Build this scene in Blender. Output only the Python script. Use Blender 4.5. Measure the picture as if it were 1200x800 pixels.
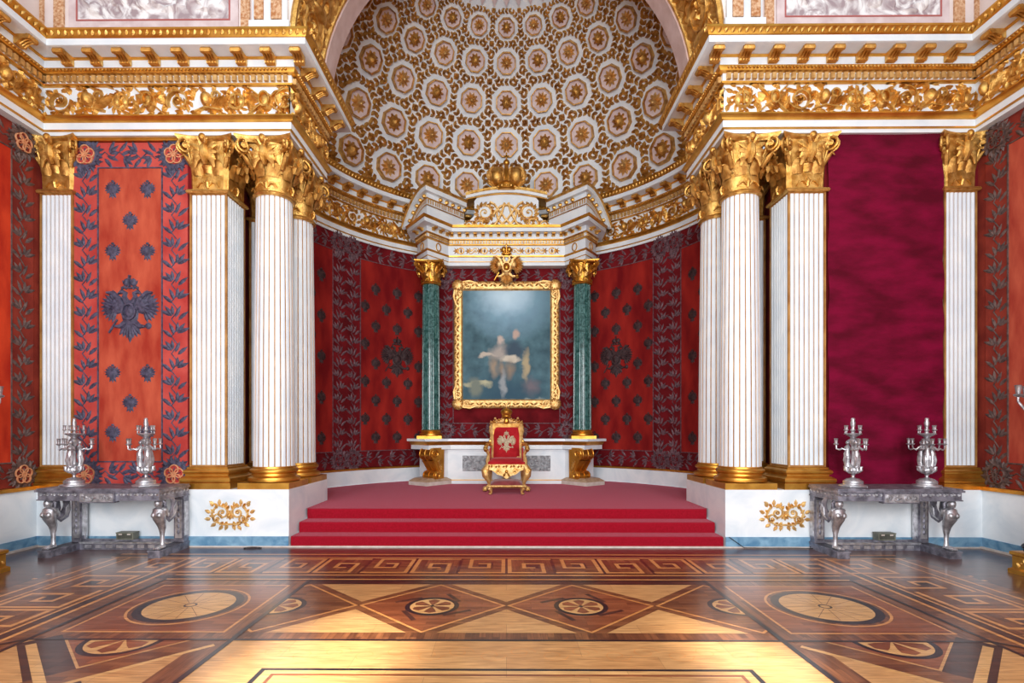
import bpy, math, random
from math import sin, cos, pi, sqrt, atan2, tan, atan, exp, radians
from mathutils import Vector

# ------------------------------------------------------------------ camera, world, lights
SC = bpy.context.scene
for o in list(bpy.data.objects):
    bpy.data.objects.remove(o)
COL = SC.collection

YAW = 0.4
cam_d = bpy.data.cameras.new('camera')
cam = bpy.data.objects.new('camera', cam_d)
COL.objects.link(cam)
cam.location = (0.0, 0.0, 1.8)
cam.rotation_euler = (pi / 2, 0, radians(YAW))
cam_d.sensor_width = 36.0
cam_d.lens = 18.6
cam_d.shift_x = 0.009
cam_d.shift_y = 0.0867
cam_d.clip_end = 200
SC.camera = cam

W = bpy.data.worlds.new('world')
SC.world = W
W.use_nodes = True
_bg = W.node_tree.nodes['Background']
_bg.inputs[0].default_value = (0.84, 0.91, 1.0, 1)
_bg.inputs[1].default_value = 0.78


def area(name, loc, target, sx, sy, power, col=(1, 1, 1)):
    d = bpy.data.lights.new(name, 'AREA')
    d.shape = 'RECTANGLE'
    d.size, d.size_y = sx, sy
    d.energy = power
    d.color = col
    o = bpy.data.objects.new(name, d)
    COL.objects.link(o)
    o.location = loc
    o.rotation_euler = (Vector(target) - Vector(loc)).to_track_quat('-Z', 'Y').to_euler()
    return o


# daylight through the tall windows of the wall behind the visitor, and an added overhead fill without a fixture
area('window_light', (-4.6, -5.0, 4.2), (-3.5, 9, 3.0), 2.2, 5.0, 640, (0.97, 0.985, 1.0))
area('window_light', (0.0, -5.0, 4.2), (0, 11, 3.4), 2.2, 5.0, 740, (0.97, 0.985, 1.0))
area('window_light', (4.6, -5.0, 4.2), (3.5, 9, 3.0), 2.2, 5.0, 520, (0.97, 0.985, 1.0))
area('overhead_fill', (0.0, 4.6, 8.6), (0, 6.5, 0), 3.0, 2.0, 240, (1.0, 0.93, 0.82))



def beam(name, loc, target, deg, power):
    d = bpy.data.lights.new(name, 'SPOT')
    d.spot_size = radians(deg)
    d.spot_blend = 0.9
    d.energy = power
    d.shadow_soft_size = .25
    d.color = (1.0, .95, .85)
    o = bpy.data.objects.new(name, d)
    COL.objects.link(o)
    o.location = loc
    o.rotation_euler = (Vector(target) - Vector(loc)).to_track_quat('-Z', 'Y').to_euler()


# sunbeams that fall through the windows onto the floor before the visitor
beam('sunbeam', (-3.4, -4.0, 5.6), (-1.45, 4.1, 0), 9, 26000)
beam('sunbeam', (4.4, -4.0, 5.6), (1.95, 4.2, 0), 6, 26000)

SC.view_settings.view_transform = 'Standard'
SC.view_settings.look = 'None'
SC.view_settings.gamma = 1.0
SC.view_settings.use_curve_mapping = False
SC.view_settings.exposure = -0.1
SC.cycles.use_denoising = True
SC.cycles.max_bounces = 6
SC.cycles.diffuse_bounces = 3
SC.cycles.glossy_bounces = 3

RND = random.Random(7)


# ------------------------------------------------------------------ materials
def S(r, g, b):
    f = lambda c: (c / 255 / 12.92) if c / 255 <= 0.04045 else ((c / 255 + 0.055) / 1.055) ** 2.4
    return (f(r), f(g), f(b), 1.0)


def mat(name, c1, c2=None, scale=6.0, detail=4.0, rough=0.5, metal=0.0, bump=0.0, bscale=40.0, sheen=0.0,
        coat=0.0, stretch=(1, 1, 1), lo=0.35, hi=0.65, distort=0.0, sheen_tint=(1, 1, 1, 1)):
    m = bpy.data.materials.new(name)
    m.use_nodes = True
    nt = m.node_tree
    b = nt.nodes['Principled BSDF']
    b.inputs['Roughness'].default_value = rough
    b.inputs['Metallic'].default_value = metal
    b.inputs['Base Color'].default_value = c1
    if sheen:
        b.inputs['Sheen Weight'].default_value = sheen
        b.inputs['Specular IOR Level'].default_value = 0.15
        b.inputs['Sheen Tint'].default_value = sheen_tint
    if coat:
        b.inputs['Coat Weight'].default_value = coat
        b.inputs['Coat Roughness'].default_value = 0.12
    tc = nt.nodes.new('ShaderNodeTexCoord')
    mp = nt.nodes.new('ShaderNodeMapping')
    mp.inputs['Scale'].default_value = stretch
    nt.links.new(tc.outputs['Object'], mp.inputs['Vector'])
    if c2 is not None:
        n = nt.nodes.new('ShaderNodeTexNoise')
        n.inputs['Scale'].default_value = scale
        n.inputs['Detail'].default_value = detail
        n.inputs['Distortion'].default_value = distort
        r = nt.nodes.new('ShaderNodeValToRGB')
        r.color_ramp.elements[0].position = lo
        r.color_ramp.elements[1].position = hi
        r.color_ramp.elements[0].color = c1
        r.color_ramp.elements[1].color = c2
        nt.links.new(mp.outputs[0], n.inputs['Vector'])
        nt.links.new(n.outputs['Fac'], r.inputs[0])
        nt.links.new(r.outputs[0], b.inputs['Base Color'])
    if bump:
        n2 = nt.nodes.new('ShaderNodeTexNoise')
        n2.inputs['Scale'].default_value = bscale
        n2.inputs['Detail'].default_value = 3
        bp = nt.nodes.new('ShaderNodeBump')
        bp.inputs['Strength'].default_value = bump
        bp.inputs['Distance'].default_value = 0.02
        nt.links.new(mp.outputs[0], n2.inputs['Vector'])
        nt.links.new(n2.outputs['Fac'], bp.inputs['Height'])
        nt.links.new(bp.outputs[0], b.inputs['Normal'])
    return m


def wood(name, c1, c2, rot=0.0, plank=(0.55, 0.075), gap=0.0015):
    m = bpy.data.materials.new(name)
    m.use_nodes = True
    nt = m.node_tree
    b = nt.nodes['Principled BSDF']
    b.inputs['Roughness'].default_value = 0.3
    b.inputs['Coat Weight'].default_value = 0.5
    b.inputs['Coat Roughness'].default_value = 0.16
    tc = nt.nodes.new('ShaderNodeTexCoord')
    mp = nt.nodes.new('ShaderNodeMapping')
    mp.inputs['Rotation'].default_value = (0, 0, rot)
    nt.links.new(tc.outputs['Object'], mp.inputs['Vector'])
    br = nt.nodes.new('ShaderNodeTexBrick')
    br.inputs['Scale'].default_value = 1.0
    br.inputs['Brick Width'].default_value = plank[0]
    br.inputs['Row Height'].default_value = plank[1]
    br.inputs['Mortar Size'].default_value = gap
    br.inputs['Color1'].default_value = c1
    br.inputs['Color2'].default_value = c2
    br.inputs['Mortar'].default_value = tuple(c * 0.55 for c in c1[:3]) + (1,)
    nt.links.new(mp.outputs[0], br.inputs['Vector'])
    mp2 = nt.nodes.new('ShaderNodeMapping')
    mp2.inputs['Scale'].default_value = (2.5, 26, 1)
    nt.links.new(mp.outputs[0], mp2.inputs['Vector'])
    n = nt.nodes.new('ShaderNodeTexNoise')
    n.inputs['Scale'].default_value = 1.6
    n.inputs['Detail'].default_value = 5
    n.inputs['Distortion'].default_value = 0.5
    nt.links.new(mp2.outputs[0], n.inputs['Vector'])
    r = nt.nodes.new('ShaderNodeValToRGB')
    r.color_ramp.elements[0].position = 0.3
    r.color_ramp.elements[1].position = 0.7
    r.color_ramp.elements[0].color = (0.62, 0.58, 0.55, 1)
    r.color_ramp.elements[1].color = (1.15, 1.15, 1.15, 1)
    nt.links.new(n.outputs['Fac'], r.inputs[0])
    mx = nt.nodes.new('ShaderNodeMix')
    mx.data_type = 'RGBA'
    mx.blend_type = 'MULTIPLY'
    mx.inputs['Factor'].default_value = 1.0
    nt.links.new(br.outputs['Color'], mx.inputs['A'])
    nt.links.new(r.outputs[0], mx.inputs['B'])
    nt.links.new(mx.outputs['Result'], b.inputs['Base Color'])
    # old floor: slightly uneven polish
    n3 = nt.nodes.new('ShaderNodeTexNoise')
    n3.inputs['Scale'].default_value = 9
    bp = nt.nodes.new('ShaderNodeBump')
    bp.inputs['Strength'].default_value = 0.06
    bp.inputs['Distance'].default_value = 0.02
    nt.links.new(tc.outputs['Object'], n3.inputs['Vector'])
    nt.links.new(n3.outputs['Fac'], bp.inputs['Height'])
    nt.links.new(bp.outputs[0], b.inputs['Normal'])
    return m


GOLD = mat('gilding', S(192, 136, 60), S(240, 196, 114), 9, rough=0.42, metal=0.9, bump=0.4, bscale=55)
GOLDO = mat('old_gilding', S(166, 112, 46), S(226, 174, 92), 9, rough=0.42, metal=0.6, bump=0.45, bscale=60)
GOLDP = mat('polished_gilding', S(194, 134, 50), S(224, 168, 76), 4, rough=0.34, metal=0.9)
GOLDL = mat('pale_gilding', S(206, 156, 88), S(240, 202, 136), 12, rough=0.42, metal=0.65, bump=0.3, bscale=60)
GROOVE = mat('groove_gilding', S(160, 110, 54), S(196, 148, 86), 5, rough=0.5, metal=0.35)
WHITE = mat('white_plaster', S(218, 227, 235), S(232, 238, 242), 3, rough=0.5)
MARBLE = mat('white_marble', S(214, 224, 232), S(238, 242, 245), 1.6, 8, rough=0.25, lo=0.3, hi=0.62, distort=1.2, coat=0.2)
BLUE = mat('blue_stone', S(72, 122, 158), S(138, 176, 200), 5, 8, rough=0.3, lo=0.3, hi=0.7, distort=1.0)
PINKP = mat('pink_plaster', S(206, 178, 172), S(222, 198, 194), 4, rough=0.6)
LILAC = mat('lilac_plaster', S(204, 182, 182), S(222, 206, 206), 5, rough=0.6)
VELO = mat('orange_red_velvet', S(158, 50, 36), S(196, 92, 66), 2.6, 6, rough=0.9, sheen=0.12, stretch=(2.2, 2.2, .7), bump=.15, bscale=160, lo=0.3, hi=0.72, sheen_tint=(1, .6, .5, 1))
VELB = mat('rose_red_velvet', S(172, 58, 54), S(194, 82, 74), 2.5, 5, rough=0.9, sheen=0.12, bump=.15, bscale=160, sheen_tint=(1, .6, .5, 1))
VELW = mat('scarlet_velvet', S(168, 34, 14), S(206, 64, 30), 2.2, 5, rough=0.9, sheen=0.1, stretch=(2, 2, .7), sheen_tint=(1, .5, .4, 1))
VELWD = mat('brown_red_velvet', S(110, 32, 24), S(140, 50, 36), 3, 4, rough=0.9, sheen=0.1, sheen_tint=(1, .6, .5, 1))
VELD = mat('deep_red_velvet', S(112, 12, 18), S(164, 40, 32), 1.7, 6, rough=0.9, sheen=0.1, stretch=(1.6, 1.6, .6), lo=.32, hi=.7, sheen_tint=(1, .5, .45, 1))
VELDD = mat('dark_crimson_velvet', S(88, 10, 18), S(116, 20, 28), 3, 4, rough=0.9, sheen=0.1, sheen_tint=(1, .5, .5, 1))
CRIM = mat('crimson_cloth', S(84, 0, 26), S(120, 2, 46), 1.8, 7, rough=0.8, sheen=0.02, stretch=(1, 1, 2.4), bump=.45, bscale=7)
CARPET = mat('red_carpet', S(138, 1, 22), S(154, 6, 33), 60, 2, rough=0.95, sheen=0.42, bump=.4, bscale=220, sheen_tint=(1, .38, .5, 1))
SLATE = mat('slate_thread', S(52, 50, 70), S(86, 84, 108), 20, rough=0.55, bump=.4, bscale=150)
PLUM = mat('tarnished_thread', S(70, 42, 50), S(122, 90, 98), 20, rough=0.5, bump=.4, bscale=150)
BADGE = mat('darkened_thread', S(40, 22, 26), S(72, 44, 46), 20, rough=0.6, bump=.4, bscale=150)
BROWNT = mat('brown_thread', S(60, 42, 40), S(108, 84, 78), 16, rough=0.5, bump=.4, bscale=150)
COPPER = mat('copper_thread', S(196, 126, 88), S(226, 164, 120), 20, rough=0.5)
SILVER = mat('silver', S(158, 156, 160), S(212, 210, 214), 14, rough=0.4, metal=0.8, bump=.15, bscale=60)
SILVERD = mat('tarnished_silver', S(98, 96, 106), S(156, 154, 166), 10, rough=0.42, metal=0.65, bump=.4, bscale=70)
BRONZE = mat('dark_bronze', S(50, 52, 60), S(84, 86, 94), 10, rough=0.3, metal=0.7, bump=.2, bscale=40)
GREEN = mat('green_jasper', S(22, 66, 62), S(96, 140, 136), 7, 9, rough=0.14, lo=0.36, hi=0.74, distort=1.8, coat=0.4)
GREYR = mat('grey_relief', S(132, 134, 138), S(186, 188, 192), 14, rough=0.6, bump=.5, bscale=50)
BEIGE = mat('beige_stone', S(196, 182, 172), S(214, 202, 194), 8, rough=0.5)
TAN = mat('tan_marble', S(160, 130, 104), S(184, 156, 130), 12, rough=0.35)
METALBOX = mat('grey_metal', S(96, 96, 84), S(124, 124, 110), 8, rough=0.5)
BLACK = mat('black_rubber', S(24, 24, 26), rough=0.5)
MURAL = mat('grisaille_paint', S(164, 146, 150), S(240, 238, 238), 2.6, 3, rough=0.7, lo=0.38, hi=0.6, distort=2.6)
ROSE = mat('rose_line', S(176, 96, 92), rough=0.7)
CREAM = mat('cream_paint', S(226, 210, 206), S(236, 224, 220), 3, rough=0.7)
OCHRE = mat('ochre_ornament', S(176, 112, 60), S(222, 186, 150), 24, 5, rough=0.6, bump=.3)

W_BASE = wood('dark_mahogany', S(74, 40, 32), S(98, 58, 44))
W_BROWN = wood('brown_oak', S(100, 60, 38), S(140, 90, 56), plank=(.4, .06))
W_BROWNV = wood('brown_oak_crosswise', S(92, 56, 38), S(142, 90, 56), rot=pi / 2, plank=(.4, .06))
W_DARK = wood('black_walnut', S(52, 36, 34), S(86, 54, 42), plank=(.3, .06))
W_BLACK = wood('ebony', S(30, 28, 34), S(42, 38, 42))
W_RED = wood('red_padouk', S(120, 66, 40), S(156, 92, 58), plank=(.5, .07))
W_LIGHT = wood('maple', S(210, 160, 100), S(222, 174, 114), plank=(.9, .3))
W_PALE = wood('honey_ash', S(198, 146, 92), S(210, 160, 104), plank=(1.2, .35))
W_STRIP = wood('amber_strip', S(206, 138, 76), S(222, 158, 94), plank=(1.5, .5))


# ------------------------------------------------------------------ mesh builder
class MB:
    def __init__(self):
        self.v, self.f, self.m, self.mats = [], [], [], []

    def mi(self, mt):
        if mt not in self.mats:
            self.mats.append(mt)
        return self.mats.index(mt)

    def add(self, vs, fs, mt):
        o = len(self.v)
        k = self.mi(mt)
        self.v.extend(vs)
        for f in fs:
            self.f.append(tuple(i + o for i in f))
            self.m.append(k)

    def map(self, fn):
        self.v = [tuple(fn(*p)) for p in self.v]
        return self

    def merge(self, other, fn=None):
        o = len(self.v)
        self.v.extend([tuple(fn(*p)) for p in other.v] if fn else other.v)
        idx = [self.mi(x) for x in other.mats]
        for f, k in zip(other.f, other.m):
            self.f.append(tuple(i + o for i in f))
            self.m.append(idx[k])
        return self

    def box(self, x0, x1, y0, y1, z0, z1, mt):
        vs = [(x, y, z) for x in (x0, x1) for y in (y0, y1) for z in (z0, z1)]
        self.add(vs, [(0, 1, 3, 2), (4, 6, 7, 5), (0, 4, 5, 1), (2, 3, 7, 6), (0, 2, 6, 4), (1, 5, 7, 3)], mt)

    def frustum(self, x0, x1, y0, y1, z0, z1, dx, dy, mt):
        """box whose top is grown by dx, dy on each side"""
        vs = [(x0, y0, z0), (x1, y0, z0), (x1, y1, z0), (x0, y1, z0),
              (x0 - dx, y0 - dy, z1), (x1 + dx, y0 - dy, z1), (x1 + dx, y1 + dy, z1), (x0 - dx, y1 + dy, z1)]
        self.add(vs, [(3, 2, 1, 0), (4, 5, 6, 7), (0, 1, 5, 4), (1, 2, 6, 5), (2, 3, 7, 6), (3, 0, 4, 7)], mt)

    def loft(self, rings, mt, cap0=True, cap1=True, closed=True):
        n = len(rings[0])
        vs = [p for r in rings for p in r]
        fs = []
        for i in range(len(rings) - 1):
            for j in range(n if closed else n - 1):
                k = (j + 1) % n
                fs.append((i * n + j, i * n + k, (i + 1) * n + k, (i + 1) * n + j))
        if cap0:
            fs.append(tuple(range(n - 1, -1, -1)))
        if cap1:
            fs.append(tuple((len(rings) - 1) * n + j for j in range(n)))
        self.add(vs, fs, mt)

    def lathe(self, prof, mt, cx=0, cy=0, n=28):
        self.loft([[(cx + r * cos(2 * pi * j / n), cy + r * sin(2 * pi * j / n), z) for j in range(n)] for r, z in prof], mt)

    def sqlathe(self, prof, mt, hx, hy, cx=0, cy=0):
        """prof: (grow, z) around a rectangle of half sizes hx, hy"""
        self.loft([[(cx - hx - g, cy - hy - g, z), (cx + hx + g, cy - hy - g, z), (cx + hx + g, cy + hy + g, z), (cx - hx - g, cy + hy + g, z)]
                   for g, z in prof], mt)

    def prism(self, poly, z0, z1, mt):
        self.loft([[(x, y, z0) for x, y in poly], [(x, y, z1) for x, y in poly]], mt)

    def tube(self, pts, rad, mt, n=6, sq=(1, 1), caps=True):
        pts = [Vector(p) for p in pts]
        if not hasattr(rad, '__len__'):
            rad = [rad] * len(pts)
        rings = []
        prev = None
        for i, p in enumerate(pts):
            t = (pts[min(i + 1, len(pts) - 1)] - pts[max(i - 1, 0)])
            t = t.normalized() if t.length > 1e-9 else Vector((0, 0, 1))
            if prev is None:
                a = Vector((0, 1, 0)) if abs(t.y) < 0.8 else Vector((1, 0, 0))
                u = (a - t * a.dot(t)).normalized()
            else:
                u = prev - t * prev.dot(t)
                u = u.normalized() if u.length > 1e-6 else prev
            prev = u
            w = t.cross(u)
            rings.append([tuple(p + (u * cos(2 * pi * j / n) * sq[0] + w * sin(2 * pi * j / n) * sq[1]) * rad[i]) for j in range(n)])
        self.loft(rings, mt, caps, caps)

    def ball(self, c, r, mt, n=8, m=6):
        rx, ry, rz = r if hasattr(r, '__len__') else (r, r, r)
        vs = [(c[0], c[1], c[2] - rz)]
        for i in range(1, m):
            a = -pi / 2 + pi * i / m
            for j in range(n):
                b = 2 * pi * j / n
                vs.append((c[0] + rx * cos(a) * cos(b), c[1] + ry * cos(a) * sin(b), c[2] + rz * sin(a)))
        vs.append((c[0], c[1], c[2] + rz))
        fs = [(0, 1 + (j + 1) % n, 1 + j) for j in range(n)]
        for i in range(m - 2):
            for j in range(n):
                a, b2 = 1 + i * n + j, 1 + i * n + (j + 1) % n
                fs.append((a, b2, b2 + n, a + n))
        top = len(vs) - 1
        o = 1 + (m - 2) * n
        fs += [(o + j, o + (j + 1) % n, top) for j in range(n)]
        self.add(vs, fs, mt)

    # --- reliefs: drawn in (u, v) with height w, then mapped onto a surface
    def leaf(self, u, v, a, L, Wd, h, mt, bend=0.0):
        ca, sa = cos(a), sin(a)
        pts = [(0, 0, 0), (.28, .40, 0), (.62, .42, 0), (1, 0, 0.15), (.62, -.42, 0), (.28, -.40, 0), (.25, 0, .8), (.62, 0, 1)]
        vs = []
        for x, y, z in pts:
            x1, y1 = x * L, y * Wd + bend * x * x * L
            vs.append((u + ca * x1 - sa * y1, v + sa * x1 + ca * y1, z * h))
        self.add(vs, [(0, 6, 1), (1, 6, 7, 2), (2, 7, 3), (0, 5, 6), (5, 4, 7, 6), (4, 3, 7)], mt)

    def bump(self, u, v, ru, rv, h, mt, n=10):
        vs = []
        for k, (q, z) in enumerate(((1, 0), (.82, .55), (.45, .9))):
            vs += [(u + ru * q * cos(2 * pi * j / n), v + rv * q * sin(2 * pi * j / n), h * z) for j in range(n)]
        vs.append((u, v, h))
        fs = []
        for i in range(2):
            fs += [(i * n + j, i * n + (j + 1) % n, (i + 1) * n + (j + 1) % n, (i + 1) * n + j) for j in range(n)]
        fs += [(2 * n + j, 2 * n + (j + 1) % n, 3 * n) for j in range(n)]
        self.add(vs, fs, mt)

    def cord(self, pts, r, mt, h=None):
        h = r if h is None else h
        rings = []
        for i, p in enumerate(pts):
            a, b = pts[max(0, i - 1)], pts[min(len(pts) - 1, i + 1)]
            dx, dy = b[0] - a[0], b[1] - a[1]
            l = sqrt(dx * dx + dy * dy) or 1
            nx, ny = -dy / l, dx / l
            rr = r[i] if hasattr(r, '__len__') else r
            hh = h[i] if hasattr(h, '__len__') else h
            rings.append([(p[0] + nx * rr, p[1] + ny * rr, 0), (p[0] + nx * rr * .55, p[1] + ny * rr * .55, hh),
                          (p[0] - nx * rr * .55, p[1] - ny * rr * .55, hh), (p[0] - nx * rr, p[1] - ny * rr, 0)])
        self.loft(rings, mt, True, True, closed=False)

    def ring(self, u, v, r0, r1, h, mt, n=24, sv=1.0):
        vs = []
        for rr, z in ((r0, 0), (r0, h), (r1, h), (r1, 0)):
            vs += [(u + rr * cos(2 * pi * j / n), v + sv * rr * sin(2 * pi * j / n), z) for j in range(n)]
        fs = []
        for i in range(3):
            fs += [(i * n + j, i * n + (j + 1) % n, (i + 1) * n + (j + 1) % n, (i + 1) * n + j) for j in range(n)]
        self.add(vs, fs, mt)

    def spiral(self, u, v, r, turns, a0, hand, th, mt, h=None, n=None):
        n = n or int(10 * turns + 4)
        pts = []
        for i in range(n + 1):
            q = i / n
            rr = r * (1 - .86 * q)
            a = a0 + hand * 2 * pi * turns * q
            pts.append((u + rr * cos(a), v + rr * sin(a)))
        self.cord(pts, [th * (1 - .5 * i / n) for i in range(n + 1)], mt, h or th * 1.6)
        self.bump(u, v, th * 1.5, th * 1.5, (h or th * 1.6) * 1.3, mt, 8)
        return pts

    def build(self, name, parent=None, smooth=True, angle=40):
        me = bpy.data.meshes.new(name)
        me.from_pydata(self.v, [], self.f)
        for mt in self.mats:
            me.materials.append(mt)
        me.polygons.foreach_set('material_index', self.m)
        me.polygons.foreach_set('use_smooth', [smooth] * len(self.f))
        me.update()
        if smooth:
            me.set_sharp_from_angle(angle=radians(angle))
        o = bpy.data.objects.new(name, me)
        COL.objects.link(o)
        if parent is not None:
            o.parent = parent
        return o


def empty(name, loc=(0, 0, 0), rz=0.0):
    o = bpy.data.objects.new(name, None)
    COL.objects.link(o)
    o.location = loc
    o.rotation_euler = (0, 0, rz)
    o.empty_display_size = .2
    return o


def tag(o, label=None, cat=None, group=None, kind=None):
    if label:
        o['label'] = label
    if cat:
        o['category'] = cat
    if group:
        o['group'] = group
    if kind:
        o['kind'] = kind
    return o


def struct(o, label=None):
    o['kind'] = 'structure'
    if label:
        o['label'] = label
        o['category'] = 'trim' if o.name.startswith('trim') else o.name.split('_')[0]
    return o


def dup(root, loc=None, rz=None, label=None):
    """a copy of a thing with copies of its parts and their sub-parts"""
    def rec(o, par):
        c = o.copy()
        COL.objects.link(c)
        if par is not None:
            c.parent = par
        for ch in list(o.children):
            rec(ch, c)
        return c
    r = rec(root, None)
    if loc is not None:
        r.location = loc
    if rz is not None:
        r.rotation_euler = (0, 0, rz)
    if label:
        r['label'] = label
    return r


def fmap(p0, p1, off=0.0):
    """u runs from p0 to p1, v is the height, w points to the right of the way there"""
    dx, dy = p1[0] - p0[0], p1[1] - p0[1]
    l = sqrt(dx * dx + dy * dy)
    dx, dy = dx / l, dy / l
    return lambda u, v, w: (p0[0] + dx * u + dy * (w + off), p0[1] + dy * u - dx * (w + off), v)


AC, AR = (0.0, 9.85), 4.66          # centre and radius of the apse


def amap(R, t0=0.0):
    """around the apse: u = arc length from angle t0 (degrees from straight back), w inwards"""
    return lambda u, v, w: (AC[0] + (R - w) * sin(radians(t0) + u / R), AC[1] + (R - w) * cos(radians(t0) + u / R), v)


# ------------------------------------------------------------------ key measures
ZD = 0.887      # top of the dado
ZDAIS = 0.491   # top of the dais
ZE = 6.39       # underside of the entablature
ZC = 7.75       # top of the entablature
YF = 8.146      # front plane of the dado
YE = 8.20       # front plane of the entablature
XI = 3.36       # half width of the apse opening
XW = 7.28       # side walls

# ------------------------------------------------------------------ floor with its inlays
fl = MB()


def rect(x0, x1, y0, y1, lay, mt):
    z = lay * 0.0006
    fl.add([(x0, y0, z), (x1, y0, z), (x1, y1, z), (x0, y1, z)], [(0, 1, 2, 3)], mt)


def poly(pts, lay, mt):
    z = lay * 0.0006
    fl.add([(x, y, z) for x, y in pts], [tuple(range(len(pts)))], mt)


def strip(a, b, wd, lay, mt):
    dx, dy = b[0] - a[0], b[1] - a[1]
    l = sqrt(dx * dx + dy * dy)
    nx, ny = -dy / l * wd / 2, dx / l * wd / 2
    poly([(a[0] + nx, a[1] + ny), (a[0] - nx, a[1] - ny), (b[0] - nx, b[1] - ny), (b[0] + nx, b[1] + ny)], lay, mt)


def disc(cx, cy, r0, r1, lay, mt, n=48, a0=0, a1=2 * pi):
    z = lay * 0.0006
    k = n if a1 - a0 > 6.2 else n // 2
    P = lambda r, i: (cx + r * cos(a0 + (a1 - a0) * i / k), cy + r * sin(a0 + (a1 - a0) * i / k), z)
    for i in range(k):
        if r0 > 0:
            fl.add([P(r0, i), P(r1, i), P(r1, i + 1), P(r0, i + 1)], [(0, 1, 2, 3)], mt)
        else:
            fl.add([(cx, cy, z), P(r1, i), P(r1, i + 1)], [(0, 1, 2)], mt)


def flower(cx, cy, r, lay, mt, n=6, a0=0, a1=2 * pi):
    z = lay * 0.0006
    for k in range(n):
        a = a0 + (a1 - a0) * (k + .5) / n
        q = []
        for s, rr in ((-.0, 0.04), (-.42, .55), (-.38, .82), (0, .93), (.38, .82), (.42, .55)):
            b = a + s * (2 * pi / 6) * .85
            q.append((cx + r * rr * cos(b), cy + r * rr * sin(b), z))
        fl.add(q, [tuple(range(6))], mt)


rect(-9, 9, -6, 8.6, 0, W_BASE)
# key band: outer lines and the meander, in front of the steps and along both side walls
for ya, yb, mt in ((6.16, 7.70, W_DARK), (7.63, 7.68, W_STRIP), (7.44, 7.48, W_STRIP), (6.545, 6.59, W_STRIP), (6.355, 6.40, W_STRIP)):
    rect(-5.75 if ya < 7 else -5.6, 5.75 if ya < 7 else 5.6, ya, yb, 1 if mt is W_DARK else 2, mt)
rect(-4.3, 4.3, 6.40, 6.545, 2.4, W_DARK)
for s in (-1, 1):
    X = lambda a, b: (min(s * a, s * b), max(s * a, s * b))
    rect(*X(4.12, 5.7), -4, 7.4, 2.2, W_BROWN)
    for a, b in ((4.30, 4.345), (4.45, 4.48), (5.30, 5.33), (5.47, 5.51)):
        rect(*X(a, b), -4, 7.45, 3.15, W_STRIP)
    rect(*X(4.35, 4.45), -4, 6.9, 3.3, W_DARK)


def key_unit(f, mirror):
    P = [(0.0, 0.04), (0.98, 0.04), (0.98, 0.96), (0.2, 0.96), (0.2, 0.36), (0.64, 0.36), (0.64, 0.64), (0.42, 0.64)]
    if mirror:
        P = [(1 - a, 1 - b) for a, b in P]
    for i_, (a, b) in enumerate(zip(P, P[1:])):
        A, B = f(*a), f(*b)
        d = Vector((B[0] - A[0], B[1] - A[1])).normalized() * 0.022
        strip((A[0] - d.x, A[1] - d.y), (B[0] + d.x, B[1] + d.y), 0.05, 4 + .04 * i_, W_STRIP)


for i in range(-8, 8):
    x0 = i * 0.62 + (0.0)
    rect(x0 + 0.02, x0 + .60, 6.63, 7.42, 3, W_BROWN if i % 2 else W_BROWNV)
    key_unit(lambda a, b: (x0 + .03 + a * .56, 6.66 + b * .74), i % 2 == 0)
    rect(x0 + .25, x0 + .44, 6.90, 7.2, 3.5, W_DARK)
for s in (-1, 1):
    for i in range(0, 9):
        y0 = 6.55 - i * 0.62
        rect(min(s * 4.5, s * 5.28), max(s * 4.5, s * 5.28), y0 - .60, y0 - .02, 3.45, W_BROWN if i % 2 else W_BROWNV)
        key_unit(lambda a, b: (s * (4.53 + b * .72), y0 - .03 - a * .56), i % 2 == 0)
        rect(min(s * 4.75, s * 5.0), max(s * 4.75, s * 5.0), y0 - .46, y0 - .2, 3.7, W_DARK)
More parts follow.
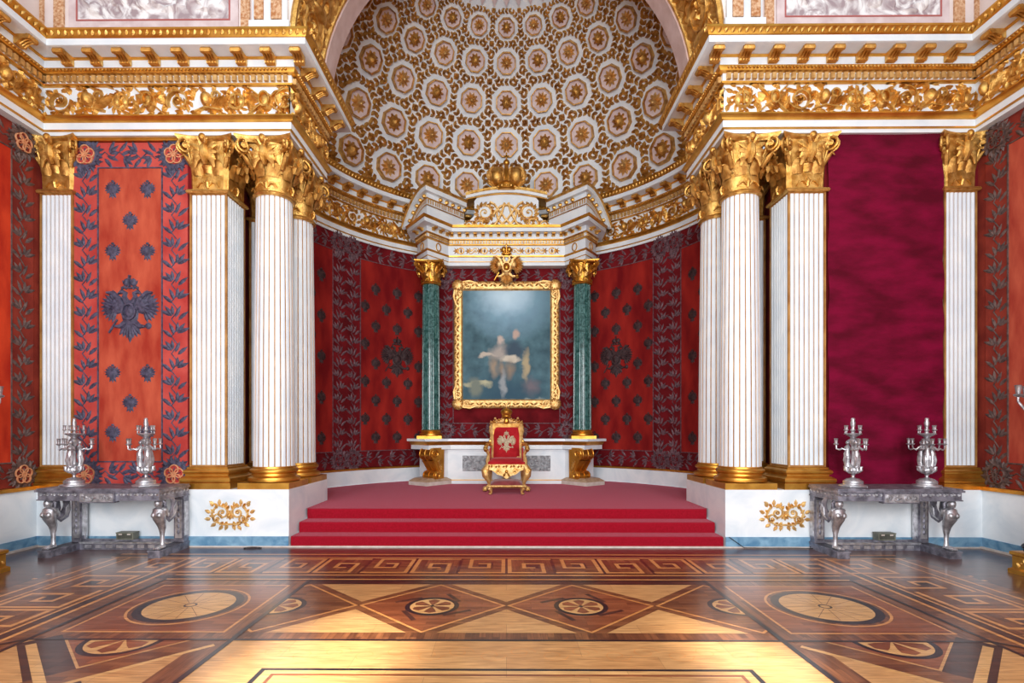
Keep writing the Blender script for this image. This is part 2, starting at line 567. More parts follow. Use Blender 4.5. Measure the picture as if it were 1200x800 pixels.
# central strip with rhombi
rect(-2.36, 2.36, 4.53, 6.33, 2, W_BROWNV)
rect(-2.36, 2.36, 6.17, 6.33, 3, W_DARK)
rect(-2.36, 2.36, 4.70, 6.17, 3, W_PALE)
for cx in (-2.28, -.76, .76, 2.28):
    w0, w1 = max(-2.36, cx - .9), min(2.36, cx + .9)
    for hw, hh, lay, mt in ((.88, .86, 3.4, W_BROWN), (.755, .735, 3.8, W_STRIP), (.715, .70, 4.2, W_RED if abs(cx) < 1 else W_BROWN)):
        pts = [(cx - hw, 5.43), (cx, 5.43 - hh), (cx + hw, 5.43), (cx, 5.43 + hh)]
        out = []
        # clip to the strip's own borders
        def clip(pp, inside, cut):
            r = []
            for a, b in zip(pp, pp[1:] + pp[:1]):
                if inside(a):
                    r.append(a)
                if inside(a) != inside(b):
                    r.append(cut(a, b))
            return r
        cutx = lambda xv: (lambda a, b: (xv, a[1] + (b[1] - a[1]) * (xv - a[0]) / (b[0] - a[0])))
        cuty = lambda yv: (lambda a, b: (a[0] + (b[0] - a[0]) * (yv - a[1]) / (b[1] - a[1]), yv))
        pts = clip(pts, lambda p: p[0] >= -2.36, cutx(-2.36))
        pts = clip(pts, lambda p: p[0] <= 2.36, cutx(2.36))
        pts = clip(pts, lambda p: p[1] >= 4.70, cuty(4.70))
        pts = clip(pts, lambda p: p[1] <= 6.17, cuty(6.17))
        poly(pts, lay + .1 * (-2.28, -.76, .76, 2.28).index(cx) * (lay < 4), mt)
    a0, a1 = (0, 2 * pi) if abs(cx) < 1 else ((-pi / 2, pi / 2) if cx < 0 else (pi / 2, 3 * pi / 2))
    c0 = cx if abs(cx) < 1 else (-2.34 if cx < 0 else 2.34)
    disc(c0, 5.41, 0, .275, 4.6, W_BLACK, a0=a0, a1=a1)
    disc(c0, 5.41, 0, .225, 5.0, W_LIGHT, a0=a0, a1=a1)
    flower(c0, 5.41, .225, 5.4, W_RED, 6 if abs(cx) < 1 else 3, a0, a1)
    if abs(cx) < 1:
        disc(c0, 5.41, 0, .025, 5.8, W_BLACK, 12)
        for q in range(4):
            a = pi / 4 + q * pi / 2
            strip((c0 + .42 * cos(a + .5), 5.41 + .42 * sin(a + .5)), (c0 + .3 * cos(a - .3), 5.41 + .3 * sin(a - .3)), .05, 4.5, W_DARK)
# squares with the round medallions
for s in (-1, 1):
    X = lambda a, b: (min(s * a, s * b), max(s * a, s * b))
    rect(*X(2.38, 4.12), 4.53, 6.33, 3, W_BROWNV)
    rect(*X(2.51, 3.98), 4.69, 6.13, 4, W_STRIP)
    rect(*X(2.535, 3.955), 4.715, 6.105, 4.4, W_RED)
    cx, cy = s * 3.25, 5.42
    disc(cx, cy, 0, .56, 4.8, W_STRIP)
    disc(cx, cy, 0, .535, 5.2, W_BROWNV)
    disc(cx, cy, .415, .50, 5.4, W_BLACK)
    disc(cx, cy, 0, .42, 5.6, W_LIGHT)
    for k in range(14):
        a = 2 * pi * k / 14
        strip((cx + .08 * cos(a), cy + .08 * sin(a)), (cx + .4 * cos(a), cy + .4 * sin(a)), .006, 6, W_BROWN)
    disc(cx, cy, .045, .065, 6.2, W_BLACK, 20)
    # the diagonal panels next to the visitor
    rect(*X(2.38, 4.12), -3, 4.53, 3, W_PALE)
    rect(*X(2.38, 2.60), -3, 4.53, 3.4, W_BROWNV)
    for (ax, ay, bx, by, wd, mt, lay) in ((4.02, 4.53, 2.4, 2.91, .30, W_DARK, 3.6), (4.30, 4.35, 2.6, 2.65, .06, W_LIGHT, 3.8),
                                          (2.5, 4.53, 4.12, 2.91, .26, W_BROWN, 4.0), (2.45, 4.42, 4.0, 2.87, .05, W_LIGHT, 4.2),
                                          (4.0, 4.42, 2.45, 2.87, .07, W_LIGHT, 4.2)):
        strip((s * ax, ay), (s * bx, by), wd, lay, mt)
    poly([(s * 2.72, 4.53), (s * 3.78, 4.53), (s * 3.25, 4.0)], 4.6, W_RED)
    disc(s * 3.27, 4.52, 0, .34, 5, W_BLACK, a0=pi, a1=2 * pi)
    disc(s * 3.27, 4.52, 0, .29, 5.4, W_LIGHT, a0=pi, a1=2 * pi)
    flower(s * 3.27, 4.52, .29, 5.8, W_RED, 3, pi, 2 * pi)
    rect(*X(3.9, 4.12), -3, 4.0, 4.6, W_BROWN)
# pale field nearest the visitor, with its bordered rectangle and scrolls
rect(-2.34, 2.34, -3, 4.53, 3, W_PALE)
rect(-1.85, 1.85, -3, 3.99, 3.6, W_BLACK)
rect(-1.81, 1.81, -3, 3.955, 4, W_LIGHT)
rect(-1.74, 1.74, -3, 3.90, 4.3, W_RED)
rect(-1.71, 1.71, -3, 3.87, 4.6, W_PALE)
for k in range(-4, 5):
    for h_ in (1, -1):
        c = (k * .5 + (.12 if h_ > 0 else -.12), 4.26 + .03 * h_)
        q = [(c[0] + .12 * (1 - t / 14) * cos(h_ * t * .75), c[1] + .12 * (1 - t / 14) * sin(h_ * t * .75)) for t in range(12)]
        for a, b in zip(q, q[1:]):
            strip(a, b, .007, 3.4, W_STRIP)
# dark framing lines
for s in (-1, 1):
    rect(s * 2.36 - .025, s * 2.36 + .025, -3, 6.36, 6.5, W_BLACK)
    rect(s * 4.12 - .022, s * 4.12 + .022, -3, 6.36, 6.5, W_BLACK)
    # the diagonal that closes the square's outer corner
    strip((s * 4.12, 4.53), (s * 4.5, 4.2), .04, 6.6, W_BLACK)
rect(-4.12, 4.12, 4.51, 4.545, 6.6, W_BLACK)
rect(-4.12, 4.12, 6.32, 6.35, 6.4, W_BLACK)
struct(fl.build('floor', smooth=False), 'polished inlaid parquet floor with medallions rhombi and key border')


# ------------------------------------------------------------------ dado, walls
for s, side in ((-1, 'left'), (1, 'right')):
    m = MB()
    pl = [(-XW - .25, YF), (-XI, YF), (-XI, 9.9), (-4.62, 9.9), (-4.62, 8.72), (-XW - .25, 8.72)]
    m.prism([(-s * x, y) for x, y in pl], 0.0, ZD, MARBLE)
    struct(m.build('wall_back_%s' % side, smooth=False), 'white marble dado and plinth on the %s of the dais' % side)
    root = bpy.data.objects['wall_back_%s' % side]
    m = MB()
    for a, b in (((-XW - .1, 8.31), (-4.70, 8.6)), ((-4.70, 8.40), (-4.62, 9.5)), ((-4.9, 9.47), (-4.0, 9.88))):
        x0, x1 = sorted((-s * a[0], -s * b[0]))
        m.box(x0, x1, a[1], b[1], ZD, ZE + .1, VELDD)
    m.build('velvet_backing', root, False)
    m = MB()
    x0, x1 = sorted((s * (XW + .08), s * (XW + .3)))
    m.box(*sorted((s * XW, s * (XW + .3))), 0.5, YF + .1, 0, ZD, MARBLE)
    m.box(x0, x1, 0.5, 8.6, ZD, ZE + .2, VELWD)
    m.box(*sorted((s * (XW - .02), s * (XW + .3))), 0.5, 8.6, ZE + .2, 11.5, CREAM)
    w = struct(m.build('wall_%s' % side, smooth=False), 'side wall on the %s with white dado under red velvet' % side)
    m = MB()
    m.box(*sorted((s * XI - s * -.0, s * (XW + .0))), YF - .018, YF, 0, .165, BLUE)
    m.box(*sorted((s * (XI - .0), s * XW)), YF - .03, YF, 0, .02, BEIGE)
    struct(m.build('baseboard_back_%s' % side, smooth=False))
    m = MB()
    m.box(*sorted((s * (XW - .018), s * XW)), .5, YF - .018, 0, .165, BLUE)
    m.box(*sorted((s * (XW - .05), s * (XW - .018))), .5, YF - .018, 0, .03, BEIGE)
    struct(m.build('baseboard_%s' % side, smooth=False))
    # gilded strip on top of the side dado
    m = MB()
    m.box(*sorted((s * (XW - .03), s * (XW + .09))), .5, YF + .05, ZD, ZD + .055, GOLDP)
    struct(m.build('trim_dado_%s' % side, smooth=False))

# apse wall (curved), its dado and gilded strip
N = 72
m = MB()
R0 = AR
ang = [radians(-92 + 184 * i / N) for i in range(N + 1)]
arc = lambda r, z: [(AC[0] + r * sin(a), AC[1] + r * cos(a), z) for a in ang]
m.loft([arc(R0, ZDAIS - .5), arc(R0, ZE + .3)], VELDD, False, False, False)
m.loft([arc(R0 + .25, ZE + .3), arc(R0 + .25, ZDAIS - .5)], VELDD, False, False, False)
apse = struct(m.build('wall_apse'), 'curved apse wall hung with deep red velvet')
m = MB()
m.loft([arc(R0 - .05, ZDAIS - .3), arc(R0 - .05, .835), arc(R0, .835)], MARBLE, False, False, False)
struct(m.build('baseboard_apse'), 'pale marble skirting round the apse')
m = MB()
m.loft([arc(R0 - .06, .835), arc(R0 - .075, .85), arc(R0 - .075, .875), arc(R0 - .05, .887), arc(R0, .887)], GOLDP, False, False, False)
struct(m.build('trim_apse_dado'))

# dais with three carpeted steps
m = MB()


def carpet_step(y, z0, z1, hx):
    e = .025
    prof = [(y, z0), (y, z1 - e), (y + e * .4, z1 - e * .3), (y + e, z1)]
    m.loft([[(-hx, a, b) for a, b in prof], [(hx, a, b) for a, b in prof]], CARPET, False, False, False)
    for sx in (-hx, hx):
        m.add([(sx, y, z0), (sx, y, z1 - e), (sx, y + e, z1), (sx, y + .4, z1), (sx, y + .4, z0)], [(0, 1, 2, 3, 4)], CARPET)


H3 = ZDAIS / 3
carpet_step(YF, .02, H3, 3.33)
carpet_step(YF + .33, H3, 2 * H3, 3.33)
carpet_step(YF + .68, 2 * H3, ZDAIS, 3.33)
m.add([(-3.33, YF + .02, H3), (3.33, YF + .02, H3), (3.33, YF + .4, H3), (-3.33, YF + .4, H3)], [(0, 1, 2, 3)], CARPET)
m.add([(-3.33, YF + .35, 2 * H3), (3.33, YF + .35, 2 * H3), (3.33, YF + .8, 2 * H3), (-3.33, YF + .8, 2 * H3)], [(0, 1, 2, 3)], CARPET)
top = [(-XI, YF + .70), (XI, YF + .70), (XI, 9.9)] + [(4.6 * sin(radians(a)), AC[1] + 4.6 * cos(radians(a))) for a in range(88, -89, -4)] + [(-XI, 9.9)]
m.add([(x, y, ZDAIS) for x, y in top], [tuple(range(len(top)))], CARPET)
m.box(-3.36, 3.36, YF - .03, YF + .1, 0, .02, BEIGE)
tag(m.build('carpeted_dais'), 'wide dais of three steps under crimson red carpet before the apse', 'dais')

# ------------------------------------------------------------------ entablature
PATH = [(-XW + .06, .5), (-XW + .06, YE), (-XI, YE), (-XI, 9.8), (-AR + .03, 9.8)]
NA = 60
RA = AR - .03
arcpts = [(RA * sin(radians(-90 + 180 * i / NA)), 9.85 + RA * cos(radians(-90 + 180 * i / NA))) for i in range(NA + 1)]
FULL = PATH + arcpts + [(-x, y) for x, y in reversed(PATH)]


def mitre(path, i):
    def nrm(a, b):
        dx, dy = b[0] - a[0], b[1] - a[1]
        l = sqrt(dx * dx + dy * dy)
        return Vector((dy / l, -dx / l))
    ns = []
    if i > 0:
        ns.append(nrm(path[i - 1], path[i]))
    if i < len(path) - 1:
        ns.append(nrm(path[i], path[i + 1]))
    if len(ns) == 1:
        return ns[0]
    a, b = ns
    d = 1 + a.dot(b)
    return (a + b) / max(d, .25)


def sweep(mb, path, i0, i1, prof, mt):
    rings = []
    for i in range(i0, i1 + 1):
        n = mitre(path, i)
        rings.append([(path[i][0] + n.x * p, path[i][1] + n.y * p, z) for p, z in prof])
    mb.loft(rings, mt, False, False, False)


P_WHITE = [[(-.4, ZE), (0, ZE), (0, 6.455), (.022, 6.465), (.022, 6.58)],
           [(0, 6.66), (0, 7.14)],
           [(.03, 7.16), (.03, 7.30)],
           [(.10, 7.37), (.10, 7.52), (.345, 7.525), (.37, 7.535), (.37, 7.63)]]
P_GOLD = [[(.0, 6.447), (.03, 6.452), (.03, 6.468), (.0, 6.472)],
          [(.02, 6.575), (.05, 6.585), (.06, 6.615), (.09, 6.645), (.09, 6.665), (0, 6.668)],
          [(0, 7.135), (.045, 7.14), (.055, 7.165), (.03, 7.17)],
          [(.03, 7.295), (.09, 7.30), (.11, 7.335), (.115, 7.37), (.1, 7.375)],
          [(.095, 7.49), (.125, 7.495), (.13, 7.52), (.1, 7.525)],
          [(.365, 7.625), (.385, 7.64), (.395, 7.68), (.43, 7.72), (.43, ZC), (-.1, ZC)]]


def make_modillion(mt=GOLD, k=1.0):
    mb = MB()
    prof = [(.0, 0), (.235, 0), (.25, -.03), (.235, -.065), (.19, -.07), (.15, -.06), (.09, -.085), (.05, -.125), (.0, -.135)]
    for x0, x1, g in ((-.07, .07, 1.0),):
        mb.loft([[(x0, p, z) for p, z in prof], [(x1, p, z) for p, z in prof]], mt)
    mb.tube([(-.082, .205, -.035), (.082, .205, -.035)], .034, mt, 8)
    mb.tube([(-.078, .045, -.10), (.078, .045, -.10)], .03, mt, 8)
    for x in (-.04, 0, .04):
        mb.tube([(x, .235, -.05), (x, .15, -.075), (x, .07, -.125)], .012, mt, 5)
    mb.v = [(a * k, b * k, c * k) for a, b, c in mb.v]
    return mb


MODM = make_modillion()
_mod_mesh = MODM.build('modillion')
MOD_ME = _mod_mesh.data
bpy.data.objects.remove(_mod_mesh)


def put_modillion(parent, pos, n):
    o = bpy.data.objects.new('modillion', MOD_ME)
    COL.objects.link(o)
    o.parent = parent
    o.location = pos
    o.rotation_euler = (0, 0, atan2(n[1], n[0]) - pi / 2)


def crown_relief(mb, u, v, s, mt):
    mb.cord([(u - .36 * s, v - .3 * s), (u, v - .36 * s), (u + .36 * s, v - .3 * s)], .07 * s, mt, .12 * s)
    for k in (-1, 1):
        mb.bump(u + k * .22 * s, v + .02 * s, .22 * s, .28 * s, .16 * s, mt, 8)
        mb.leaf(u + k * .3 * s, v - .22 * s, pi / 2 - k * .5, .45 * s, .2 * s, .1 * s, mt)
    mb.cord([(u, v - .3 * s), (u, v + .34 * s)], .06 * s, mt, .2 * s)
    mb.bump(u, v + .42 * s, .08 * s, .08 * s, .2 * s, mt, 8)


def frieze_relief(L, H, seed, mt=GOLD, dens=1.0):
    r = random.Random(seed)
    mb = MB()
    u = .04
    k = r.randrange(4)
    while u < L - .12:
        w = r.uniform(.36, .50)
        w = min(w, L - u)
        c = u + w / 2
        t = k % 4
        if t == 0:                                        # wreath with a crown
            mb.ring(c, H / 2, H * .2, H * .29, .03, mt, 14)
            crown_relief(mb, c, H * .5, H * .62, mt)
            for q in range(12):
                a = 2 * pi * q / 12
                mb.leaf(c + H * .26 * cos(a), H / 2 + H * .26 * sin(a), a + .9, H * .28, H * .12, .05, mt)
        elif t == 1:                                      # oval shield with flags and spears
            for q in (-1, 1):
                mb.cord([(c - q * w * .55, H * .05), (c + q * w * .55, H * .95)], .014, mt, .05)
                mb.leaf(c + q * w * .2, H * .5, (.55 if q > 0 else pi - .55), w * .45, H * .42, .07, mt, .12 * q)
                mb.leaf(c + q * w * .42, H * .1, (1.2 if q > 0 else pi - 1.2), H * .6, H * .25, .06, mt)
            mb.bump(c, H * .48, w * .22, H * .33, .1, mt, 14)
            mb.ring(c, H * .48, w * .14, w * .18, .115, mt, 14, 1.4)
        elif t == 2:                                      # acanthus scroll
            hand = r.choice((-1, 1))
            pts = mb.spiral(c, H * .5, H * .40, 1.6, r.uniform(0, 6), hand, .022, mt, .06)
            for q in range(0, 9):
                p = pts[q]
                a = atan2(p[1] - H * .5, p[0] - c)
                mb.leaf(p[0], p[1], a + .8 * hand, H * .26, H * .16, .06, mt, .2 * hand)
            for q in range(5):
                a = q * 2 * pi / 5
                mb.leaf(c, H * .5, a, H * .16, H * .09, .08, mt)
        else:                                             # helmet, drapery and arms
            mb.bump(c - w * .1, H * .58, w * .2, H * .26, .11, mt, 12)
            mb.leaf(c - w * .1, H * .8, 2.6, w * .4, H * .2, .08, mt, -.3)
            for q in range(5):
                mb.leaf(c + w * .02 + q * w * .06, H * .08 + .02 * q, 1.1 - q * .13, H * .75, H * .16, .07, mt, .15)
            mb.cord([(c - w * .5, H * .15), (c - w * .1, H * .3), (c + w * .5, H * .2)], .02, mt, .05)
            mb.ring(c + w * .28, H * .68, H * .1, H * .16, .05, mt, 12)
        for q in range(int(15 * dens)):                    # leafy filling between the pieces
            uu, vv = u + r.uniform(-.03, w), r.choice((r.uniform(.05, .3), r.uniform(.7, .95), r.uniform(.1, .9))) * H
            mb.leaf(uu, vv, r.uniform(0, 2 * pi), H * r.uniform(.26, .46), H * .19, .05, mt, r.uniform(-.3, .3))
        u += w
        k += 1
    L0 = L
    mb.v = [(min(max(a, .0), L0), min(max(b, .012), H - .012), c) for a, b, c in mb.v]
    return mb


def flat_segs(i0, i1):
    return [(FULL[i], FULL[i + 1]) for i in range(i0, i1)]


def entablature(name, i0, i1, label, segs, seed):
    """segs: list of (map with v=z and w from the frieze face, length, first clear, last clear, kind of direction function)"""
    m = MB()
    for pr in P_WHITE:
        sweep(m, FULL, i0, i1, pr, WHITE)
    root = struct(m.build(name, smooth=True), label)
    g = MB()
    for pr in P_GOLD:
        sweep(g, FULL, i0, i1, pr, GOLDP)
    g.build('gilded_moulding', root)
    d = MB()
    b = MB()
    c = MB()
    f = MB()
    soff = MB()
    for k, (fn, L, a0, a1, dirf) in enumerate(segs):
        n = int(L / .098)
        for q in range(n):
            u = L * (q + .5) / n
            hw = .03
            bx = MB()
            bx.box(u - hw, u + hw, 7.185, 7.275, .03, .085, GOLDL)
            d.merge(bx, lambda x, y, z, fn=fn: fn(x, y, z))
        n = int(L / .055)
        for q in range(n):
            u = L * (q + .5) / n
            bx = MB()
            bx.ball((u, 7.335, .118), .023, GOLD, 6, 4)
            b.merge(bx, fn)
        n = int((L - a0 - a1 + .6) / .10)
        for q in range(n):
            u = a0 - .3 + (L - a0 - a1 + .6) * (q + .5) / n
            bx = MB()
            bx.leaf(0, 0, pi / 2 - .5, .095, .06, .02, GOLD)
            c.merge(bx, lambda x, y, z, fn=fn, u=u: fn(u + x, 7.648 + y, .395 + z + y * .3))
        fr = frieze_relief(L, .47, seed + k, GOLD)
        f.merge(fr, lambda x, y, z, fn=fn: fn(x, 6.668 + y, z))
        if dirf:
            n = max(1, round((L - a0 - a1) / .44))
            for q in range(n + 1):
                u = a0 + (L - a0 - a1) * q / n
                put_modillion(root, fn(u, 7.52, .105), dirf(u, L))
    for mb_, nm in ((d, 'dentil_band'), (b, 'bead_moulding'), (c, 'leaf_moulding'), (f, 'frieze_relief')):
        mb_.build(nm, root)
    return root


def lseg(i, a0, a1):
    p, q = FULL[i], FULL[i + 1]
    L = sqrt((q[0] - p[0]) ** 2 + (q[1] - p[1]) ** 2)
    n = ((q[1] - p[1]) / L, -(q[0] - p[0]) / L)
    return (fmap(p, q), L, a0, a1, lambda u, LL: n)


LAST = len(FULL) - 1
entablature('trim_entablature_left', 0, 1, 'gilded entablature running along the side wall, left edge of the photo', [lseg(0, .25, .55)], 11)
entablature('trim_entablature_back_left', 1, 4, 'gilded entablature above the red embroidered panel and left columns', [lseg(1, .5, -.2), lseg(2, .2, .0)], 23)
arcL = RA * pi
entablature('trim_entablature_apse', 4, LAST - 4, 'curved gilded entablature carrying the apse half dome',
            [(amap(RA, -90), arcL, .5, .5, lambda u, L: (-sin(-pi / 2 + u / RA), -cos(-pi / 2 + u / RA)))], 37)
entablature('trim_entablature_back_right', LAST - 4, LAST - 1, 'gilded entablature above the plain crimson panel and right columns', [lseg(LAST - 3, .0, .2), lseg(LAST - 2, -.2, .5)], 54)
entablature('trim_entablature_right', LAST - 1, LAST, 'gilded entablature running along the side wall, right edge of the photo', [lseg(LAST - 1, .55, .25)], 61)

# ------------------------------------------------------------------ upper wall with the great arch
ZA, RAr = 7.80, XI
m = MB()
na = 40
cur = [(RAr * cos(pi - pi * i / na), ZA + RAr * sin(pi - pi * i / na)) for i in range(na + 1)]
for y in (YE,):
    for i in range(na):
        a, b = cur[i], cur[i + 1]
        m.add([(a[0], y, a[1]), (b[0], y, b[1]), (b[0], y, 11.8), (a[0], y, 11.8)], [(0, 1, 2, 3)], CREAM)
    for s in (-1, 1):
        m.add([(s * RAr, y, ZC - .2), (s * (XW + .1), y, ZC - .2), (s * (XW + .1), y, 11.8), (s * RAr, y, 11.8)], [(0, 1, 2, 3)], CREAM)
struct(m.build('wall_back_upper', smooth=False), 'painted upper wall around the great arch of the apse')
# barrel of the arch: gilded relief on the soffit, then a plain rim
m = MB()
m.loft([[(x * .999, y, ZA + (z - ZA) * .999) for x, z in cur] for y in (YE - .0, 9.45)], GROOVE, False, False, False)
arch = struct(m.build('trim_arch'), 'great arch with gilded leafy soffit framing the half dome')
m = MB()
m.loft([[(x * k, y, ZA + (z - ZA) * k) for x, z in cur] for y, k in ((9.42, 1.0), (9.42, .972), (9.86, .972), (9.86, 1.5))], PINKP, False, False, False)
m.build('arch_rim', arch)
m = MB()
q = frieze_relief(pi * RAr, 1.12, 90, GOLD, 1.8)
q.v = [(a, b, c * 1.3) for a, b, c in q.v]
m.merge(q, lambda u, v, w: (-(RAr - w) * cos(u / RAr), YE + .05 + v, ZA + (RAr - w) * sin(u / RAr)))
m.build('soffit_relief', arch)
m = MB()
for kk, yy in ((1.0, YE), (1.0, 9.38)):
    pts = [(-(RAr - .03) * cos(pi * i / 40), yy, ZA + (RAr - .03) * sin(pi * i / 40)) for i in range(41)]
    m.tube(pts, .05, GOLD, 6)
m.build('arch_moulding', arch)

# painted panels and gilded strips beside the arch
for s, side in ((-1, 'left'), (1, 'right')):
    f = lambda u, v, w: (s * (4.3 + u), YE - .002 - w, v)
    m = MB()
    m.box(0, 2.36, 8.17, 11.0, 0, .012, MURAL)
    r = random.Random(5 + s)
    mp_ = MB()
    for k in range(16):
        uu = .12 + 2.1 * k / 15
        mp_.leaf(uu, 8.2 + r.uniform(0, .3), r.uniform(.2, 2.9), r.uniform(.3, .55), r.uniform(.12, .24), .06, MURAL, r.uniform(-.4, .4))
    for k in range(6):
        mp_.bump(.25 + k * .37, 8.5 + r.uniform(-.12, .2), r.uniform(.1, .16), r.uniform(.1, .2), .07, MURAL)
    m.merge(mp_)
    m.v = [(min(max(a, 0), 2.36), max(b, 8.17), c) for a, b, c in m.v]
    m.map(f)
    pt = m.build('wall_painting')
    tag(pt, 'grey and white painted relief panel above the %s cornice' % side, 'painting', 'grisaille panels beside the arch')
    m = MB()
    for a, b, c, d in ((-.14, 2.5, 8.03, 8.17), (-.14, 0, 8.17, 11), (2.36, 2.5, 8.17, 11)):
        m.box(a, b, c, d, 0, .03, LILAC)
    for a, b, c, d in ((-.02, 2.38, 8.15, 8.17), (-.02, 0, 8.17, 11), (2.36, 2.38, 8.17, 11)):
        m.box(a, b, c, d, .03, .04, ROSE)
    m.map(f)
    m.build('frame', pt, False)
    m = MB()
    for a, b in ((2.58, 2.74), (2.9, 2.96)):
        m.box(a, b, 7.9, 11.0, 0, .03, OCHRE)
    m.box(-.32, -.18, 7.95, 11.0, 0, .03, OCHRE)
    m.map(f)
    struct(m.build('trim_painted_%s' % side, smooth=False))
    m = MB()
    m.box(-.96, -.34, 7.75, 8.1, 0, .10, WHITE)
    m.box(-.92, -.38, 8.1, 11.0, 0, .07, WHITE)
    m.box(-.56, -.42, 8.12, 11.0, .07, .10, OCHRE)
    m.box(-.84, -.68, 8.12, 11.0, .07, .10, OCHRE)
    m.map(f)
    struct(m.build('trim_strip_%s' % side, smooth=False))

# ------------------------------------------------------------------ half dome
RD, ZDM = 4.52, ZC
CELL = radians(13.85)


def dmap(th, ps, w):
    ph = 2 * atan(exp(ps)) - pi / 2
    r = RD - w * RD * cos(ph)
    return (r * cos(ph) * sin(th), AC[1] + r * cos(ph) * cos(th), ZDM + r * sin(ph))


m = MB()
rows = []
for i in range(25):
    ph = radians(-1 + 91 * i / 24)
    rows.append([(RD * cos(ph) * sin(radians(t)), AC[1] + RD * cos(ph) * cos(radians(t)), ZDM + RD * sin(ph)) for t in range(-92, 93, 4)])
m.loft(rows, WHITE, False, False, False)
dome = struct(m.build('ceiling_half_dome', angle=80), 'white coffered half dome covered in gilded leaves and rosettes')
PS0 = .135
s_ = CELL


def octa(mb, c, r, h0, h1, mt, n=8):
    vs = [(c[0] + r * cos(pi / 8 + 2 * pi * j / n), c[1] + r * sin(pi / 8 + 2 * pi * j / n), h1) for j in range(n)] + [(c[0], c[1], h1)]
    mb.add(vs, [(j, (j + 1) % n, n) for j in range(n)], mt)


def octring(mb, c, r0, r1, h, mt):
    n = 8
    vs = []
    for rr, z in ((r0, 0.0), (r0, h), (r1, h), (r1, 0.0)):
        vs += [(c[0] + rr * cos(pi / 8 + 2 * pi * j / n), c[1] + rr * sin(pi / 8 + 2 * pi * j / n), z) for j in range(n)]
    fs = []
    for i in range(3):
        fs += [(i * n + j, i * n + (j + 1) % n, (i + 1) * n + (j + 1) % n, (i + 1) * n + j) for j in range(n)]
    mb.add(vs, fs, mt)


COFF = []
for k in range(5):
    for j in range(-6, 7):
        COFF.append((j * s_, PS0 + k * s_, (j + k) % 2, k))
for th, ps, kind, row in COFF:
    m = MB()
    octa(m, (th, ps), .30 * s_, 0, .012, LILAC)
    octring(m, (th, ps), .292 * s_, .318 * s_, .03, GOLDO)
    m.map(dmap)
    co = m.build('coffer', dome, False)
    m = MB()
    if kind:
        for q in range(10):
            m.leaf(th, ps, 2 * pi * q / 10, .235 * s_, .15 * s_, .03 + .002 * (q % 2), GOLDL)
        m.bump(th, ps, .075 * s_, .075 * s_, .05, GOLDL, 8)
    else:                                   # gilded mask: brow, cheeks, nose in a ruff of leaves
        for q in range(9):
            m.leaf(th + .09 * s_ * cos(q * .7), ps + .09 * s_ * sin(q * .7), q * .7, .13 * s_, .13 * s_, .03, GOLDO)
        m.bump(th, ps, .145 * s_, .17 * s_, .055, GOLDO, 10)
        m.bump(th, ps - .01 * s_, .025 * s_, .06 * s_, .08, GOLD, 6)
        for e in (-1, 1):
            m.bump(th + e * .06 * s_, ps + .04 * s_, .035 * s_, .025 * s_, .07, GOLD, 6)
    m.map(dmap)
    m.build('rosette', co)
# teardrop panels of the topmost ring
for j in range(-12, 13):
    th, ps = j * s_ / 2, PS0 + 5.05 * s_
    m = MB()
    vs = [(th, ps - .42 * s_, .02), (th + .17 * s_, ps - .05 * s_, .02), (th + .2 * s_, ps + .5 * s_, .02), (th - .2 * s_, ps + .5 * s_, .02), (th - .17 * s_, ps - .05 * s_, .02)]
    m.add(vs, [(0, 1, 2, 3, 4)], LILAC)
    m.leaf(th, ps - .22 * s_, pi / 2, .5 * s_, .16 * s_, .04, GOLDO)
    m.map(dmap)
    m.build('drop_panel', dome, False)
# little square rosettes between the coffers
for k in range(-1, 5):
    for j in range(-7, 7):
        th, ps = (j + .5) * s_, PS0 + (k + .5) * s_
        if k < 0:
            ps += .16 * s_
        m = MB()
        for q in range(4):
            m.leaf(th, ps, pi / 4 + q * pi / 2, .105 * s_, .12 * s_, .03, GOLDO)
            m.leaf(th, ps, q * pi / 2, .085 * s_, .08 * s_, .028, GOLDO)
        m.bump(th, ps, .04 * s_, .04 * s_, .045, GOLD, 6)
        m.map(dmap)
        m.build('square_rosette', dome)
# laurel garlands along the lattice
m = MB()
t_ = .4142 * s_ / 2
hs = s_ / 2
for k in range(0, 5):
    for j in range(-7, 8):
        c = (j * s_, PS0 + k * s_)
        edges = [((hs, -t_), (hs, t_)), ((-t_, hs), (t_, hs)), ((hs, t_), (t_, hs)), ((hs, -t_), (t_, -hs)), ((-hs, t_), (-t_, hs)), ((-hs, -t_), (-t_, -hs))]
        if k == 0:
            edges.append(((-t_, -hs), (t_, -hs)))
        for a, b in edges:
            A = (c[0] + a[0], c[1] + a[1])
            B = (c[0] + b[0], c[1] + b[1])
            dirn = atan2(B[1] - A[1], B[0] - A[0])
            if (j + k) % 2:
                A, B, dirn = B, A, dirn + pi
            for q in range(3):
                x, y = A[0] + (B[0] - A[0]) * (q + .05) / 3, A[1] + (B[1] - A[1]) * (q + .05) / 3
                for e in (-1, 1):
                    m.leaf(x, y, dirn + e * .58, .165 * s_, .108 * s_, .026 + .002 * e, GOLDO)
m.v = [(a, max(b, .0), c) for a, b, c in m.v]
m.map(dmap)
g = m.build('laurel_garland', dome)
g['kind'] = 'stuff'
# leafy roll where the dome meets the cornice
m = MB()
for i in range(150):
    th = radians(-88 + 176 * i / 149)
    m.leaf(th, .012, pi / 2 + (.4 if i % 2 else -.4), .03, .02, .012, GOLDO)
m.map(dmap)
g = m.build('leaf_border', dome)
g['kind'] = 'stuff'


